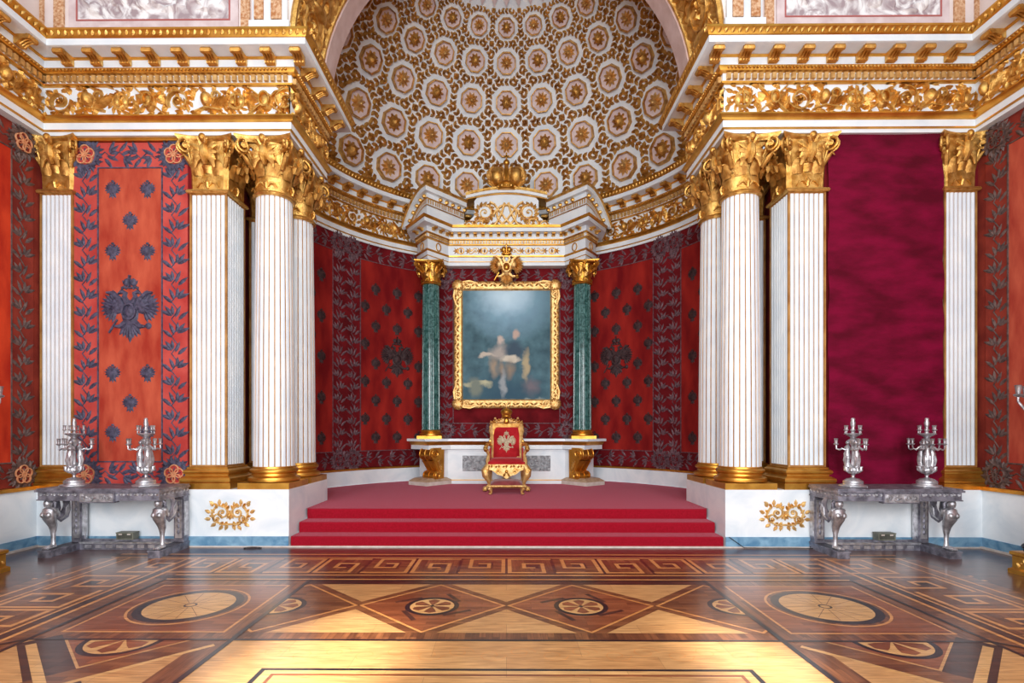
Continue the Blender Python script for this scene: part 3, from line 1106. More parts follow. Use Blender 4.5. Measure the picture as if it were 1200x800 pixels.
# ------------------------------------------------------------------ columns and pilasters
def acanthus(mb, fpos, a, z0, h, wd, curl, mt):
    """leaf standing against a bell: fpos(angle, z, out) -> point"""
    prof = [(0, 0, .8), (.35, .01, 1.0), (.7, .04, .95), (.9, curl * .55, .7), (1.0, curl, .42), (.93, curl * 1.3, .12)]
    rings = []
    for t, out, w in prof:
        row = []
        for k in (-1, -.5, 0, .5, 1):
            row.append(fpos(a, k * wd * w / 2, z0 + t * h, out + (.022 if k == 0 else (.012 if abs(k) < 1 else -.005))))
        rings.append(row)
    mb.loft(rings, mt, False, False, False)


def make_capital(shape, rb, H, ab, parent, mt=GOLD, mt2=GOLDO, eagle=True):
    rt = rb * 1.08
    k = H / .86

    def fpos(a, off, z, out):
        t = z / H
        r = rb + (rt - rb) * t + .10 * k * max(0, t - .55) ** 1.5 * 2
        if shape == 'square':
            r = r / max(abs(cos(a)), abs(sin(a)))
        r += out
        return (r * cos(a) - off * sin(a), r * sin(a) + off * cos(a), z)
    m = MB()
    n = 32
    rings = []
    for z in (0, .03, .06, .2, .4, .6, .8, .9):
        rings.append([fpos(2 * pi * (j + .5) / n if shape == 'square' else 2 * pi * j / n, 0, z * H, .0) for j in range(n)])
    m.loft(rings, mt)
    # astragal ring
    if shape == 'square':
        m.sqlathe([(0, -.02), (.03, -.015), (.045, .01), (.03, .04), (0, .045)], mt, rb, rb)
    else:
        m.lathe([(rb, -.03), (rb + .03, -.025), (rb + .05, .005), (rb + .03, .035), (rb, .045)], mt)
    angs = [pi / 4 * i for i in range(8)]
    for i, a in enumerate(angs):
        if shape == 'square':
            fa, of = (i // 2) * pi / 2, (.16 if i % 2 else -.16) * k
            acanthus(m, lambda a_, o_, z_, out: fpos(fa, o_ + of, z_, out), 0, .30 * H, .26 * H, .19 * k, .07 * k, mt2)
            if i % 2 == 0:
                acanthus(m, lambda a_, o_, z_, out: fpos(fa, o_, z_, out), 0, .34 * H, .18 * H, .16 * k, .06 * k, mt)
        else:
            acanthus(m, fpos, a + pi / 8, .30 * H, .26 * H, .20 * k, .07 * k, mt2)
            if i % 2:
                acanthus(m, fpos, a, .38 * H, .40 * H, .2 * k, .14 * k, mt)
    # small reliefs low on the bell
    for i in range(4):
        a = pi / 2 * i
        for e in (-1, 1):
            p = [fpos(a, e * (.02 + .05 * q) * k, (.12 + .07 * sin(q * 1.2)) * H, .012) for q in range(4)]
            m.tube(p, [.018 * k, .022 * k, .016 * k, .01 * k], mt, 5)
        m.tube([fpos(a, 0, .08 * H, .01), fpos(a, 0, .17 * H, .025), fpos(a, 0, .24 * H, .01)], [.02 * k, .032 * k, .012 * k], mt, 6)
    if eagle:                     # spread eagle with a crown in the middle of each side
        for i in range(4):
            a = pi / 2 * i
            m.tube([fpos(a, 0, .48 * H, .06), fpos(a, 0, .62 * H, .10), fpos(a, 0, .76 * H, .09), fpos(a, 0, .84 * H, .06)],
                   [.035 * k, .075 * k, .06 * k, .02 * k], mt, 7)
            for e in (-1, 1):
                for q in range(4):
                    z0, z1 = (.70 - .03 * q) * H, (.80 - .13 * q) * H
                    m.tube([fpos(a, e * .05 * k, z0, .09), fpos(a, e * .13 * k, (z0 + z1) / 2 + .01, .1), fpos(a, e * (.21 - .02 * q) * k, z1, .09)],
                           [.034 * k, .046 * k, .016 * k], mt2 if q % 2 else mt, 6, (.6, 1))
                m.tube([fpos(a, e * .03 * k, .80 * H, .09), fpos(a, e * .06 * k, .88 * H, .11), fpos(a, e * .10 * k, .88 * H, .12)], [.025 * k, .026 * k, .01 * k], mt, 5)
            m.ball(fpos(a, 0, .91 * H, .10 * k), (.055 * k, .055 * k, .06 * k), mt, 8, 5)
    cap = m.build('capital', parent)
    # abacus with hollow sides
    m = MB()
    def ring_(z, g):
        pts = []
        for c in range(4):
            for q in range(9):
                t = -1 + 2 * q / 9
                x = (ab + g) * t
                hollow = (ab + g) - .10 * k * (1 - t * t)
                a = c * pi / 2
                pts.append((hollow * cos(a) - x * sin(a), hollow * sin(a) + x * cos(a), z))
        return pts
    m.loft([ring_(.90 * H, -.05 * k), ring_(.925 * H, -.03 * k), ring_(.94 * H, -.02 * k), ring_(.965 * H, .0), ring_(H, .0)], mt)
    m.build('abacus', cap)
    for c in range(4):            # corner volutes
        a = pi / 4 + c * pi / 2
        m = MB()
        rc = (ab - .085 * k) * 1.36
        e1, e2 = Vector((cos(a), sin(a), 0)), Vector((-sin(a), cos(a), 0))
        for e in (-1, 1):
            pts = []
            rad = []
            st = Vector((0, 0, .52 * H)) + e1 * (rb * 1.15 if shape != 'square' else rb * 1.35)
            cc = e1 * rc + Vector((0, 0, .80 * H))
            for q in range(22):
                t = q / 21
                rr = .115 * k * (1 - .88 * t)
                b = pi * .55 - t * 2 * pi * 1.6
                p = cc + e1 * rr * cos(b) + Vector((0, 0, rr * sin(b))) + e2 * (e * .035 * k * (1 + t * .6))
                pts.append(tuple(p))
                rad.append(.024 * k * (1 - .35 * t))
            mid = st.lerp(cc, .55) + Vector((0, 0, .05 * H))
            m.tube([tuple(st + e2 * e * .03 * k), tuple(mid + e2 * e * .03 * k)] + pts, [.012 * k, .02 * k] + rad, mt, 6)
        m.tube([tuple(e1 * rc + Vector((0, 0, .80 * H)) - e2 * .07 * k), tuple(e1 * rc + Vector((0, 0, .80 * H)) + e2 * .07 * k)], .03 * k, mt, 8)
        b2 = e1 * (rc - .05 * k)
        m.tube([tuple(e1 * rb * 1.2 + Vector((0, 0, .45 * H))), tuple(b2 + Vector((0, 0, .60 * H))), tuple(e1 * (rc + .02) + Vector((0, 0, .66 * H))), tuple(e1 * (rc + .05 * k) + Vector((0, 0, .60 * H)))],
               [.05 * k, .06 * k, .04 * k, .012 * k], mt2, 6, (1, .6))
        m.build('volute', cap)
    return cap


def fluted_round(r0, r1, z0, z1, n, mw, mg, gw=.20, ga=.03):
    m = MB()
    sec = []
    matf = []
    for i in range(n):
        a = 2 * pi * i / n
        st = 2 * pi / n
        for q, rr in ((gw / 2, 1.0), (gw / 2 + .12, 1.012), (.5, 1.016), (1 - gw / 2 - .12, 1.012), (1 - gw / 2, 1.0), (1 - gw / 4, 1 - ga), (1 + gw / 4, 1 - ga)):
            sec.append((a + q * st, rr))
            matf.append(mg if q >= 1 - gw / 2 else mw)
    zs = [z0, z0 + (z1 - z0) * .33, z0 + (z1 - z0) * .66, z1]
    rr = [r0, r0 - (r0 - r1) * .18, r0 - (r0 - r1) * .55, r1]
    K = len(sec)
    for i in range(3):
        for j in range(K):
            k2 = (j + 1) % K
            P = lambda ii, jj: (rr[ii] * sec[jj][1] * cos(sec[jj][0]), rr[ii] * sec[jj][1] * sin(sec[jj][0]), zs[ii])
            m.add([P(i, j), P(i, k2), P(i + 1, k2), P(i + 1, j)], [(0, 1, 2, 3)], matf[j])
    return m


def fluted_square(h, z0, z1, n, mw, mg, edge=.028):
    m = MB()
    w = (2 * h - 2 * edge) / n
    for c in range(4):
        a = c * pi / 2
        T = lambda x, y, z: (x * cos(a) - y * sin(a), x * sin(a) + y * cos(a), z)
        q = MB()
        q.box(-h, -h + edge, -h, -h + .03, z0, z1, mg)
        q.box(h - edge, h, -h, -h + .03, z0, z1, mg)
        q.box(-h + edge, h - edge, -h + .018, -h + .03, z0, z1, mg)
        for i in range(n):
            x0 = -h + edge + i * w + w * .09
            x1 = x0 + w * .82
            pr = [(x0, -h + .018), (x0 + .006, -h + .004), ((x0 + x1) / 2, -h - .002), (x1 - .006, -h + .004), (x1, -h + .018)]
            q.loft([[(x, y, z0 + .03) for x, y in pr], [(x, y, z1 - .02) for x, y in pr]], mw, True, True, False)
        m.merge(q, T)
    return m


CH = ZE - 5.53


def make_column():
    root = empty('fluted_column')
    m = MB()
    m.box(-.40, .40, -.40, .40, 0, .095, GOLDP)
    m.build('plinth', root, False)
    m = MB()
    m.lathe([(.37, .095), (.395, .11), (.40, .14), (.395, .165), (.37, .18), (.35, .185), (.335, .20), (.333, .225), (.35, .24), (.365, .25),
             (.37, .27), (.365, .29), (.345, .305), (.335, .31), (.33, .335), (.31, .345)], GOLDP, n=40)
    m.build('base', root)
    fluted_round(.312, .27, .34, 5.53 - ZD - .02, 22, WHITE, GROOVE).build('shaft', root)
    cap = make_capital('round', .275, CH, .44, root)
    cap.location = (0, 0, 5.53 - ZD)
    return root


def make_pier(h=.293):
    root = empty('fluted_pier')
    m = MB()
    m.sqlathe([(.11, 0), (.11, .095)], GOLDP, h, h)
    m.build('plinth', root, False)
    m = MB()
    m.sqlathe([(.085, .095), (.10, .11), (.105, .14), (.10, .165), (.08, .18), (.06, .19), (.045, .205), (.045, .225), (.06, .24), (.07, .26),
               (.065, .285), (.04, .305), (.03, .31), (.028, .335), (.0, .345)], GOLDP, h, h)
    m.build('base', root, True, 30)
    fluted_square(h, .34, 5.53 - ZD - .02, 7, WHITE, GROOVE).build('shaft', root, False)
    cap = make_capital('square', h, CH, .44, root)
    cap.location = (0, 0, 5.53 - ZD)
    return root


col = make_column()
GCOL, GPIER = 'white fluted columns at the apse opening', 'white fluted pilasters of the back wall'
spots = [(-3.77, 8.57, 'round white fluted column at front left corner of the dais'), (-3.77, 9.5, 'white fluted column behind the front one, left of the dais'),
         (3.77, 8.57, 'round white fluted column at front right corner of the dais'), (3.77, 9.5, 'white fluted column behind the front one, right of the dais')]
for i, (x, y, lb) in enumerate(spots):
    o = col if i == 0 else dup(col)
    o.location = (x, y, ZD)
    tag(o, lb, 'column', GCOL, 'thing')
pier = make_pier()
spots = [(-4.685, 8.57, 1, 'broad square white pier between red panel and left column'), (4.685, 8.57, 1, 'broad square white pier between crimson panel and right column'),
         (-7.07, 8.55, .88, 'slim white pilaster in the far left corner of the back wall'), (7.05, 8.55, .86, 'slim white pilaster in the far right corner of the back wall'),
         (-4.27, 9.64, 1, 'mostly hidden white pilaster in shade behind the left columns'), (4.27, 9.64, 1, 'mostly hidden white pilaster in shade behind the right columns')]
for i, (x, y, sc, lb) in enumerate(spots):
    o = pier if i == 0 else dup(pier)
    o.location = (x, y, ZD)
    o.scale = (sc, 1, 1)
    tag(o, lb, 'pilaster', GPIER, 'thing')


# ------------------------------------------------------------------ embroidered velvet panels
def rosette_relief(mb, u, v, r, m1, m2, mb_=None):
    mb.ring(u, v, .6 * r, .9 * r, .012, m1, 24)
    for q in range(26):
        a = 2 * pi * q / 26
        mb.leaf(u + .64 * r * cos(a), v + .64 * r * sin(a), a + (.75 if q % 2 else -.35), (.5 + .08 * (q % 3)) * r, .26 * r, .026 + .003 * (q % 4), m1)
    mb.bump(u, v, .66 * r, .66 * r, .02, mb_ or m1, 18)
    for q in range(5):
        a = 2 * pi * q / 5 + .3
        mb.ring(u + .33 * r * cos(a), v + .33 * r * sin(a), .25 * r, .31 * r, .03 + .0012 * q, m2, 16)
        mb.leaf(u + .1 * r * cos(a), v + .1 * r * sin(a), a, .42 * r, .14 * r, .036, m1)
    mb.ring(u, v, .12 * r, .17 * r, .04, m2, 12)


def small_eagle(mb, u, v, r, mt):
    mb.bump(u, v, .66 * r, .70 * r, .02, mt, 12)
    for e in (-1, 1):
        for q in range(5):
            a = pi / 2 - e * (.5 + .48 * q)
            mb.leaf(u + e * .22 * r, v + .08 * r, a, .78 * r, .42 * r, .017, mt)
        mb.cord([(u + e * .05 * r, v + .4 * r), (u + e * .16 * r, v + .72 * r), (u + e * .34 * r, v + .74 * r)], .09 * r, mt, .02)
    for k in (-.5, 0, .5):
        mb.leaf(u, v - .3 * r, -pi / 2 + k, .85 * r, .4 * r, .016, mt)
    mb.bump(u, v + .92 * r, .2 * r, .16 * r, .02, mt, 8)


def big_eagle(mb, u, v, s, mt, mtc=None, h=.02, k=1.0):
    """double-headed eagle with crowns, shield, orb and sceptre, about s high"""
    mtc = mtc or mt
    mb.bump(u, v - .02 * s, .14 * s, .22 * s, h * 1.6, mt, 14)
    mb.bump(u, v + .0 * s, .10 * s, .125 * s, h * 2.4, mtc, 12)
    mb.ring(u, v + .0 * s, .09 * s, .115 * s, h * 2.5, mt, 14, 1.2)
    for e in (-1, 1):
        mb.cord([(u + e * .04 * s, v + .14 * s), (u + e * .09 * s, v + .23 * s), (u + e * .07 * s, v + .29 * s), (u + e * .13 * s, v + .32 * s), (u + e * .18 * s, v + .28 * s)],
                [.05 * s, .045 * s, .04 * s, .04 * s, .01 * s], mt, h * 1.6)
        for q in range(3):
            mb.bump(u + e * (.09 + .03 * (q - 1)) * s, v + (.375 + (.015 if q == 1 else 0)) * s, .024 * s, .03 * s, h * 1.4, mtc, 6)
        # wing: shoulder, coverts and a round fan of feathers
        cx, cy = u + e * .20 * s, v + .07 * s
        mb.bump(cx, cy + .03 * s, .12 * s, .14 * s, h * 1.9, mt, 12)
        mb.cord([(u + e * .1 * s, v + .04 * s), (u + e * .17 * s, v + .20 * s), (u + e * .27 * s, v + .30 * s), (u + e * .36 * s, v + .30 * s)], [.05 * s, .05 * s, .04 * s, .02 * s], mt, h * 2)
        for q in range(11):
            t = q / 10
            a = pi / 2 - e * (.15 + 2.55 * t)
            mb.leaf(cx + .05 * s * cos(a), cy + .05 * s * sin(a), a, (.24 - .035 * t) * s, .095 * s, h * 1.3, mt, -.15 * e)
            if q % 2:
                mb.leaf(cx, cy, a + .1 * e, .16 * s, .08 * s, h * 2.3, mtc)
        # leg with claw, holding orb and sceptre
        mb.cord([(u + e * .07 * s, v - .16 * s), (u + e * .16 * s, v - .23 * s), (u + e * .24 * s, v - .23 * s)], [.05 * s, .04 * s, .02 * s], mt, h * 1.4)
        if e > 0:
            mb.bump(u + .29 * s, v - .22 * s, .055 * s, .055 * s, h * 1.5, mtc, 10)
        else:
            mb.cord([(u - .33 * s, v - .33 * s), (u - .2 * s, v - .12 * s)], .018 * s, mtc, h)
        for q in range(3):
            mb.leaf(u + e * .02 * s, v - .17 * s, -pi / 2 + e * (.14 + .26 * q), .25 * s, .11 * s, h * 1.2, mt)
    mb.leaf(u, v - .18 * s, -pi / 2, .31 * s, .13 * s, h * 1.4, mt)
    crown_relief(mb, u, v + .46 * s, .24 * s, mtc)


def garland(mb, p0, p1, wd, mt, step=.30, seed=1):
    """twig with leaves from p0 to p1 (u, v)"""
    r = random.Random(seed)
    dx, dy = p1[0] - p0[0], p1[1] - p0[1]
    L = sqrt(dx * dx + dy * dy)
    dx, dy = dx / L, dy / L
    n = max(2, int(round(L / step)))
    pt = lambda t, o: (p0[0] + dx * t - dy * o, p0[1] + dy * t + dx * o)
    base = atan2(dy, dx)
    twig = [pt(L * i / (n * 4), .13 * wd * sin(pi * i / 2)) for i in range(n * 4 + 1)]
    mb.cord(twig, .009, mt, .012)
    for i in range(n):
        t = L * (i + .15) / n
        sd = 1 if i % 2 else -1
        for j, (o, ang_, l) in enumerate(((.10, .75, .50), (.02, .28, .46), (-.06, -.25, .38))):
            p = pt(t + .04 * j, sd * o * wd)
            mb.leaf(p[0], p[1], base + sd * ang_, 1.12 * l * wd * r.uniform(.9, 1.1), .20 * wd, .018, mt, .12 * sd)
        p = pt(t + step * .25, -sd * .10 * wd)
        for ang_, l in ((1.0, .48), (.5, .44)):
            mb.leaf(p[0], p[1], base - sd * ang_, 1.12 * l * wd * r.uniform(.9, 1.1), .20 * wd, .018, mt, -.12 * sd)


def velvet_panel(name, label, fn, L, z0, z1, bw, mfield, mborder, mthread, mrose, eagles, big=(), top=None, group=None, nu=1, rose=True, rev=None, bleft=True, bright=True, badge=None):
    """bordered velvet hanging, u in 0..L, v in z0..z1"""
    top = top or bw
    m = MB()
    def sheet(u0, u1, v0, v1, w, mt):
        k = max(1, int(nu * (u1 - u0) / L))
        rows_ = [[(u0 + (u1 - u0) * i / k, v, w) for i in range(k + 1)] for v in (v0, v1)]
        m.loft(rows_, mt, False, False, False)
    bl, br = (bw if bleft else 0), (bw if bright else 0)
    sheet(0, L, z0, z1, .018, mborder)
    for a in (0, L):
        m.add([(a, z0, 0), (a, z0, .018), (a, z1, .018), (a, z1, 0)], [(0, 1, 2, 3)], mborder)
    m.map(fn)
    root = m.build(name)
    tag(root, label, 'wall panel', group, 'thing')
    m = MB()
    sheet(bl, L - br, z0 + bw, z1 - top, .022, mfield)
    m.map(fn)
    m.build('velvet_field', root)
    m = MB()
    cs = [(bl, z0 + bw), (L - br, z0 + bw), (L - br, z1 - top), (bl, z1 - top)]
    for k in range(4):
        if (k == 1 and not bright) or (k == 3 and not bleft):
            continue
        a, b = cs[k], cs[(k + 1) % 4]
        n = 1 if nu == 1 else 24
        m.cord([(a[0] + (b[0] - a[0]) * i / n, a[1] + (b[1] - a[1]) * i / n) for i in range(n + 1)], .016, mthread, .028 + .002 * k)
    m.map(fn)
    m.build('braid', root)
    rr = bw * .42
    if bleft or bright:
        m = MB()
        if bleft:
            garland(m, (bw * .5, z0 + bw), (bw * .5, z1 - top), bw, mthread, .27, 1)
        if bright:
            garland(m, (L - bw * .5, z0 + bw), (L - bw * .5, z1 - top), bw, mthread, .27, 2)
        garland(m, (bl + .05, z0 + bw * .5), (L / 2, z0 + bw * .5), bw, mthread, .3, 3)
        garland(m, (L - br - .05, z0 + bw * .5), (L / 2, z0 + bw * .5), bw, mthread, .3, 4)
        garland(m, (bl + .05, z1 - top * .5), (L / 2, z1 - top * .5), bw, mthread, .3, 5)
        garland(m, (L - br - .05, z1 - top * .5), (L / 2, z1 - top * .5), bw, mthread, .3, 6)
        m.map(lambda u, v, w: fn(u, v, w + .016))
        m.build('leaf_embroidery', root)
    if rose:
        for u in ([bw * .5] if bleft else []) + ([L - bw * .5] if bright else []):
            for v in (z0 + bw * .5, z1 - top * .5):
                m = MB()
                rosette_relief(m, u, v, bw * .62, mthread, mrose, mborder)
                m.map(lambda u, v, w: fn(u, v, w + .02))
                m.build('corner_rosette', root)
    for u, v, r in eagles:
        m = MB()
        small_eagle(m, u, v, r, badge or mthread)
        m.map(lambda u, v, w: fn(u, v, w + .02))
        m.build('eagle_badge', root)
    for u, v, s in big:
        m = MB()
        big_eagle(m, u, v, s, badge or mthread)
        m.map(lambda u, v, w: fn(u, v, w + .02))
        m.build('double_headed_eagle', root)
    return root


PZ0, PZ1 = ZD + .02, ZE - .06
# back wall, left
Lp = 1.81
fn = fmap((-6.83, 8.31), (-5.02, 8.31))
zz = lambda py: 1.8 + (504 - py) / 620 * 8.31
es = []
for py in (221, 294, 437, 507):
    es += [(.63, zz(py), .135), (1.18, zz(py), .135)]
for py in (258, 472):
    es.append((.905, zz(py), .135))
velvet_panel('embroidered_wall_panel', 'orange-red velvet wall panel with slate leaf border between left pilasters', fn, Lp, PZ0, PZ1, .40, VELO, VELB, SLATE, COPPER,
             es, [(.905, zz(365), 1.0)], group=None)
m = MB()
m.box(-6.8, -4.95, 8.25, 8.31, ZE - .05, ZE, GOLDP)
struct(m.build('trim_panel_top', smooth=False))
# back wall, right: plain crimson cloth with soft folds
m = MB()
nx, nz = 40, 70
r = random.Random(3)
waves = [(r.uniform(.5, 2.2), r.uniform(4, 13), r.uniform(0, 6), r.uniform(.002, .0065)) for _ in range(12)]
rows = []
for j in range(nz + 1):
    z = PZ0 + (ZE + .02 - PZ0) * j / nz
    row = []
    for i in range(nx + 1):
        x = 5.0 + 1.78 * i / nx
        d = sum(a * sin(kx * x * 2 + kz * z + ph) for kx, kz, ph, a in waves)
        d += .012 * exp(-((x - 6.6) / .12) ** 2) * sin(z * 9 + 2 * sin(z * 3))
        row.append((x, 8.265 - .012 - d, z))
    rows.append(row)
m.loft(rows, CRIM, False, False, False)
tag(m.build('cloth_wall_panel', angle=80), 'plain crumpled dark crimson cloth panel behind the right silver table', 'wall panel', None, 'thing')

# side walls
for s, side in ((-1, 'left'), (1, 'right')):
    if s < 0:
        fn = fmap((-XW - .08, 3.5), (-XW - .08, 8.16))
    else:
        fn = fmap((XW + .08, 8.16), (XW + .08, 3.5))
    L = 4.66
    flip = (lambda u: u) if s > 0 else (lambda u: L - u)
    es = []
    for k in range(9):
        for q in range(4):
            es.append((flip(.78 + .95 * q + (.47 if k % 2 else 0)), 1.75 + .5 * k, .13))
    es = [e for e in es if .5 < e[0] < L - .5 and (e[0] > L - 1.6 if s < 0 else e[0] < 1.6)]
    velvet_panel('embroidered_wall_panel', ('scarlet velvet side wall panel with brown leaf border, left edge' if s < 0 else 'orange-red velvet side wall panel with brown leaf border, right edge'),
                 fn, L, PZ0 + .04, PZ1 + .02, .37, VELW if s < 0 else VELO, VELWD, BROWNT, BROWNT if s > 0 else COPPER, es, group=None)

# apse hangings
RV = AR - .012


def apse_panel(t0, t1, label, bigs, bleft, bright):
    fn = amap(RV, t0)
    L = RV * radians(t1 - t0)
    es = []
    ks = 0
    for k in range(10):
        n = 4
        for q in range(-3, 4):
            u = L / 2 + (q + (.5 if k % 2 else 0)) * .60
            v = 1.62 + k * .46
            if .52 < u < L - .5 and v < PZ1 - .7:
                if bigs and abs(u - L / 2) < .42 and abs(v - 3.60) < .50:
                    continue
                es.append((u, v, .15))
    velvet_panel('apse_wall_panel', label, fn, L, PZ0 - .01, PZ1 + .04, .40, VELD, VELDD, PLUM, PLUM, es,
                 [(L / 2, 3.62, 1.0)] if bigs else (), group=None, nu=24, badge=BADGE)


apse_panel(-88, -55, 'narrow deep red velvet strip of the apse beside left columns', False, False, True)
apse_panel(-55, -19.5, 'deep red velvet apse panel with eagle, left of the painting', True, True, True)
apse_panel(19.5, 55, 'deep red velvet apse panel with eagle, right of the painting', True, True, True)
apse_panel(55, 88, 'narrow deep red velvet strip of the apse beside right columns', False, True, False)

# ------------------------------------------------------------------ portal behind the throne
YB = 13.52
m = MB()
m.box(-1.75, 1.75, YB, YB + .9, 1.6, 6.0, VELDD)
struct(m.build('wall_portal', smooth=False))
root = velvet_panel('portal_wall_panel', 'dark red velvet panel with leaf border behind the gilt framed painting', fmap((-1.72, YB), (1.72, YB)), 3.44, 1.62, 5.92, .36, VELDD, VELDD, PLUM, PLUM, [], rose=True)

# altar: body, slab, scroll consoles, plinths, grey relief
altar = empty('marble_altar', (0, 13.1, ZDAIS))
tag(altar, 'white marble altar with gold scroll brackets standing behind the throne', 'altar')


def A(mb, name, sm=True, ang_=40, par=None):
    mb.v = [(x, y - 13.1, z - ZDAIS) for x, y, z in mb.v]
    return mb.build(name, par or altar, sm, ang_)


BODY = [(-1.44, 13.0), (1.44, 13.0), (1.44, 13.5), (-1.44, 13.5)]
m = MB()
m.box(-1.46, 1.46, 13.0, 13.6, .58, 1.43, MARBLE)
for s in (-1, 1):
    pw = [(s * 1.44, 13.0), (s * 1.62, 12.88), (s * 2.0, 13.15), (s * 2.2, 13.4), (s * 1.44, 13.6)]
    m.prism(pw, .58, 1.43, MARBLE)
A(m, 'body', False)
m = MB()
m.box(-1.42, 1.42, 12.955, 13.1, ZDAIS, .575, MARBLE)
m.box(-1.42, 1.42, 12.945, 13.0, .575, .592, GOLDP)
A(m, 'foot_moulding', False)
SL = [(-2.42, 13.5), (-2.42, 13.02), (-1.9, 12.52), (-1.40, 12.86), (1.40, 12.86), (1.9, 12.52), (2.42, 13.02), (2.42, 13.5), (2.0, 14.0), (-2.0, 14.0)]
CEN = (0, 13.5)


def grow(pl, g):
    return [(x + (g if x > 0 else -g) * (1 if abs(x) > 1.6 else 0), y - g) for x, y in pl]


m = MB()
m.prism([(x * .975, y + .06) for x, y in SL], 1.34, 1.44, MARBLE)
m.loft([[(x * .975, y + .06, 1.44) for x, y in SL], [(x * .985, y + .03, 1.475) for x, y in SL], [(x * 1.0, y + .0, 1.535) for x, y in SL]], GOLDP)
m.prism([(x * 1.012, y - .02) for x, y in SL], 1.535, 1.595, MARBLE)
A(m, 'slab', False)
m = MB()
m.box(-1.08, 1.08, 12.985, 13.0, .80, 1.18, GREYR)
r = random.Random(12)
q = MB()
for s in (-1, 1):
    for k, (uu, hh) in enumerate(((.28, 1), (.62, -1), (.92, 1))):
        pts = q.spiral(s * uu, .99, .15, 1.5, r.uniform(0, 6), hh * s, .016, GREYR, .03)
        for t in range(0, 8):
            a = atan2(pts[t][1] - .99, pts[t][0] - s * uu)
            q.leaf(pts[t][0], pts[t][1], a + hh * .7, .10, .06, .03, GREYR)
    for k in range(16):
        q.leaf(s * r.uniform(.1, 1.0), r.uniform(.83, 1.15), r.uniform(0, 6.2), .11, .06, .025, GREYR)
q.v = [(min(max(a, -1.07), 1.07), min(max(b, .81), 1.17), c) for a, b, c in q.v]
m.merge(q, lambda u, v, w: (u, 12.985 - w, v))
o = A(m, 'relief_panel')
tag(o, 'grey carved relief panel')


def scroll_profile():
    """outline (p outwards, z) of a console bracket, 0.78 high"""
    pts = []
    for i in range(13):                       # upper volute, outer round
        a = pi / 2 - i / 12 * pi * 1.05
        pts.append((.33 + .15 * cos(a), .63 + .15 * sin(a)))
    pts += [(.385, .47), (.345, .42), (.30, .36), (.255, .295), (.22, .24)]
    for i in range(11):                       # lower volute bulging out
        a = pi * .62 - i / 10 * pi * 1.35
        pts.append((.25 + .11 * cos(a), .11 + .11 * sin(a)))
    pts += [(.15, .0), (.03, .0), (.03, .10), (.02, .78)]
    return pts


for s in (-1, 1):
    C = Vector((s * 1.66, 12.99))
    e1 = Vector((s * -.0 + s * .60, -.80)).normalized()      # outwards and forwards
    e2 = Vector((-e1.y * s, e1.x * s)).normalized()          # across
    def sm(p, a, z):
        q_ = C + e1 * p + e2 * a
        return (q_.x, q_.y, .60 + z)
    m = MB()
    pr = scroll_profile()
    for a0, a1, g in ((-.20, .20, 1.0),):
        m.loft([[sm(p, a0, z) for p, z in pr], [sm(p, a1, z) for p, z in pr]], GOLDP)
    for a in (-.17, 0, .17):          # ribs over the front
        m.tube([sm(p + .006, a, z) for p, z in pr[2:26]], .009, GOLDP, 5)
    for a in (-.205, .205):                   # volute eyes
        for (pp, z, rr) in ((.33, .63, .12), (.25, .11, .08)):
            m.tube([sm(pp + rr * (1 - t / 16) * cos(t * .7), a, z + rr * (1 - t / 16) * sin(t * .7)) for t in range(15)], .014, GOLDP, 5)
        for t in range(5):
            m.tube([sm(.20 - .02 * t, a, .40 - .05 * t), sm(.24 - .03 * t, a, .44 - .06 * t), sm(.17 - .02 * t, a, .50 - .06 * t)], [.03, .026, .008], GOLD, 6)
    A(m, 'scroll_bracket', True, 35)
    m = MB()
    P1 = [(s * 2.36, 12.74), (s * 1.86, 12.34), (s * 1.33, 12.97), (s * 1.5, 13.2), (s * 2.2, 13.2)]
    cx_, cy_ = s * 1.86, 12.86
    m.prism(P1, ZDAIS, ZDAIS + .085, BEIGE)
    sh = lambda k: [(cx_ + (x - cx_) * k, cy_ + (y - cy_) * k) for x, y in P1]
    m.loft([[(x, y, ZDAIS + .085) for x, y in sh(1.0)], [(x, y, ZDAIS + .105) for x, y in sh(.98)], [(x, y, ZDAIS + .165) for x, y in sh(.74)]], TAN)
    A(m, 'plinth', False)

# green fluted columns
gc = empty('green_column')
m = MB()
m.box(-.30, .30, -.30, .30, 0, .07, GOLDP)
m.lathe([(.27, .07), (.29, .09), (.285, .12), (.25, .14), (.235, .16), (.25, .18), (.255, .2), (.24, .215), (.225, .22)], GOLDP)
m.build('base', gc)
fluted_round(.225, .20, .22, 3.80, 20, GREEN, GREEN, .5, .09).build('shaft', gc)
cap = make_capital('round', .21, .53, .36, gc, GOLDP, GOLD, True)
cap.location = (0, 0, 3.80)
for i, s in enumerate((-1, 1)):
    o = gc if i == 0 else dup(gc)
    o.location = (s * 1.87, 13.08, 1.595)
    tag(o, 'green marble column with gold capital %s of the painting' % ('left' if s < 0 else 'right'), 'column', 'green columns of the portal', 'thing')

# portal entablature with its broken pediment
PP = [(-2.22, 14.1), (-2.22, 13.2), (-1.90, 12.74), (-1.46, 13.28), (1.46, 13.28), (1.90, 12.74), (2.22, 13.2), (2.22, 14.1)]
port = empty('portal_pediment', (0, 13.28, 5.93))
tag(port, 'white and gold broken pediment over the green columns and painting', 'pediment')


def Pb(mb, name, sm=True, par=None, ang_=35):
    mb.v = [(x, y - 13.28, z - 5.93) for x, y, z in mb.v]
    return mb.build(name, par or port, sm, ang_)


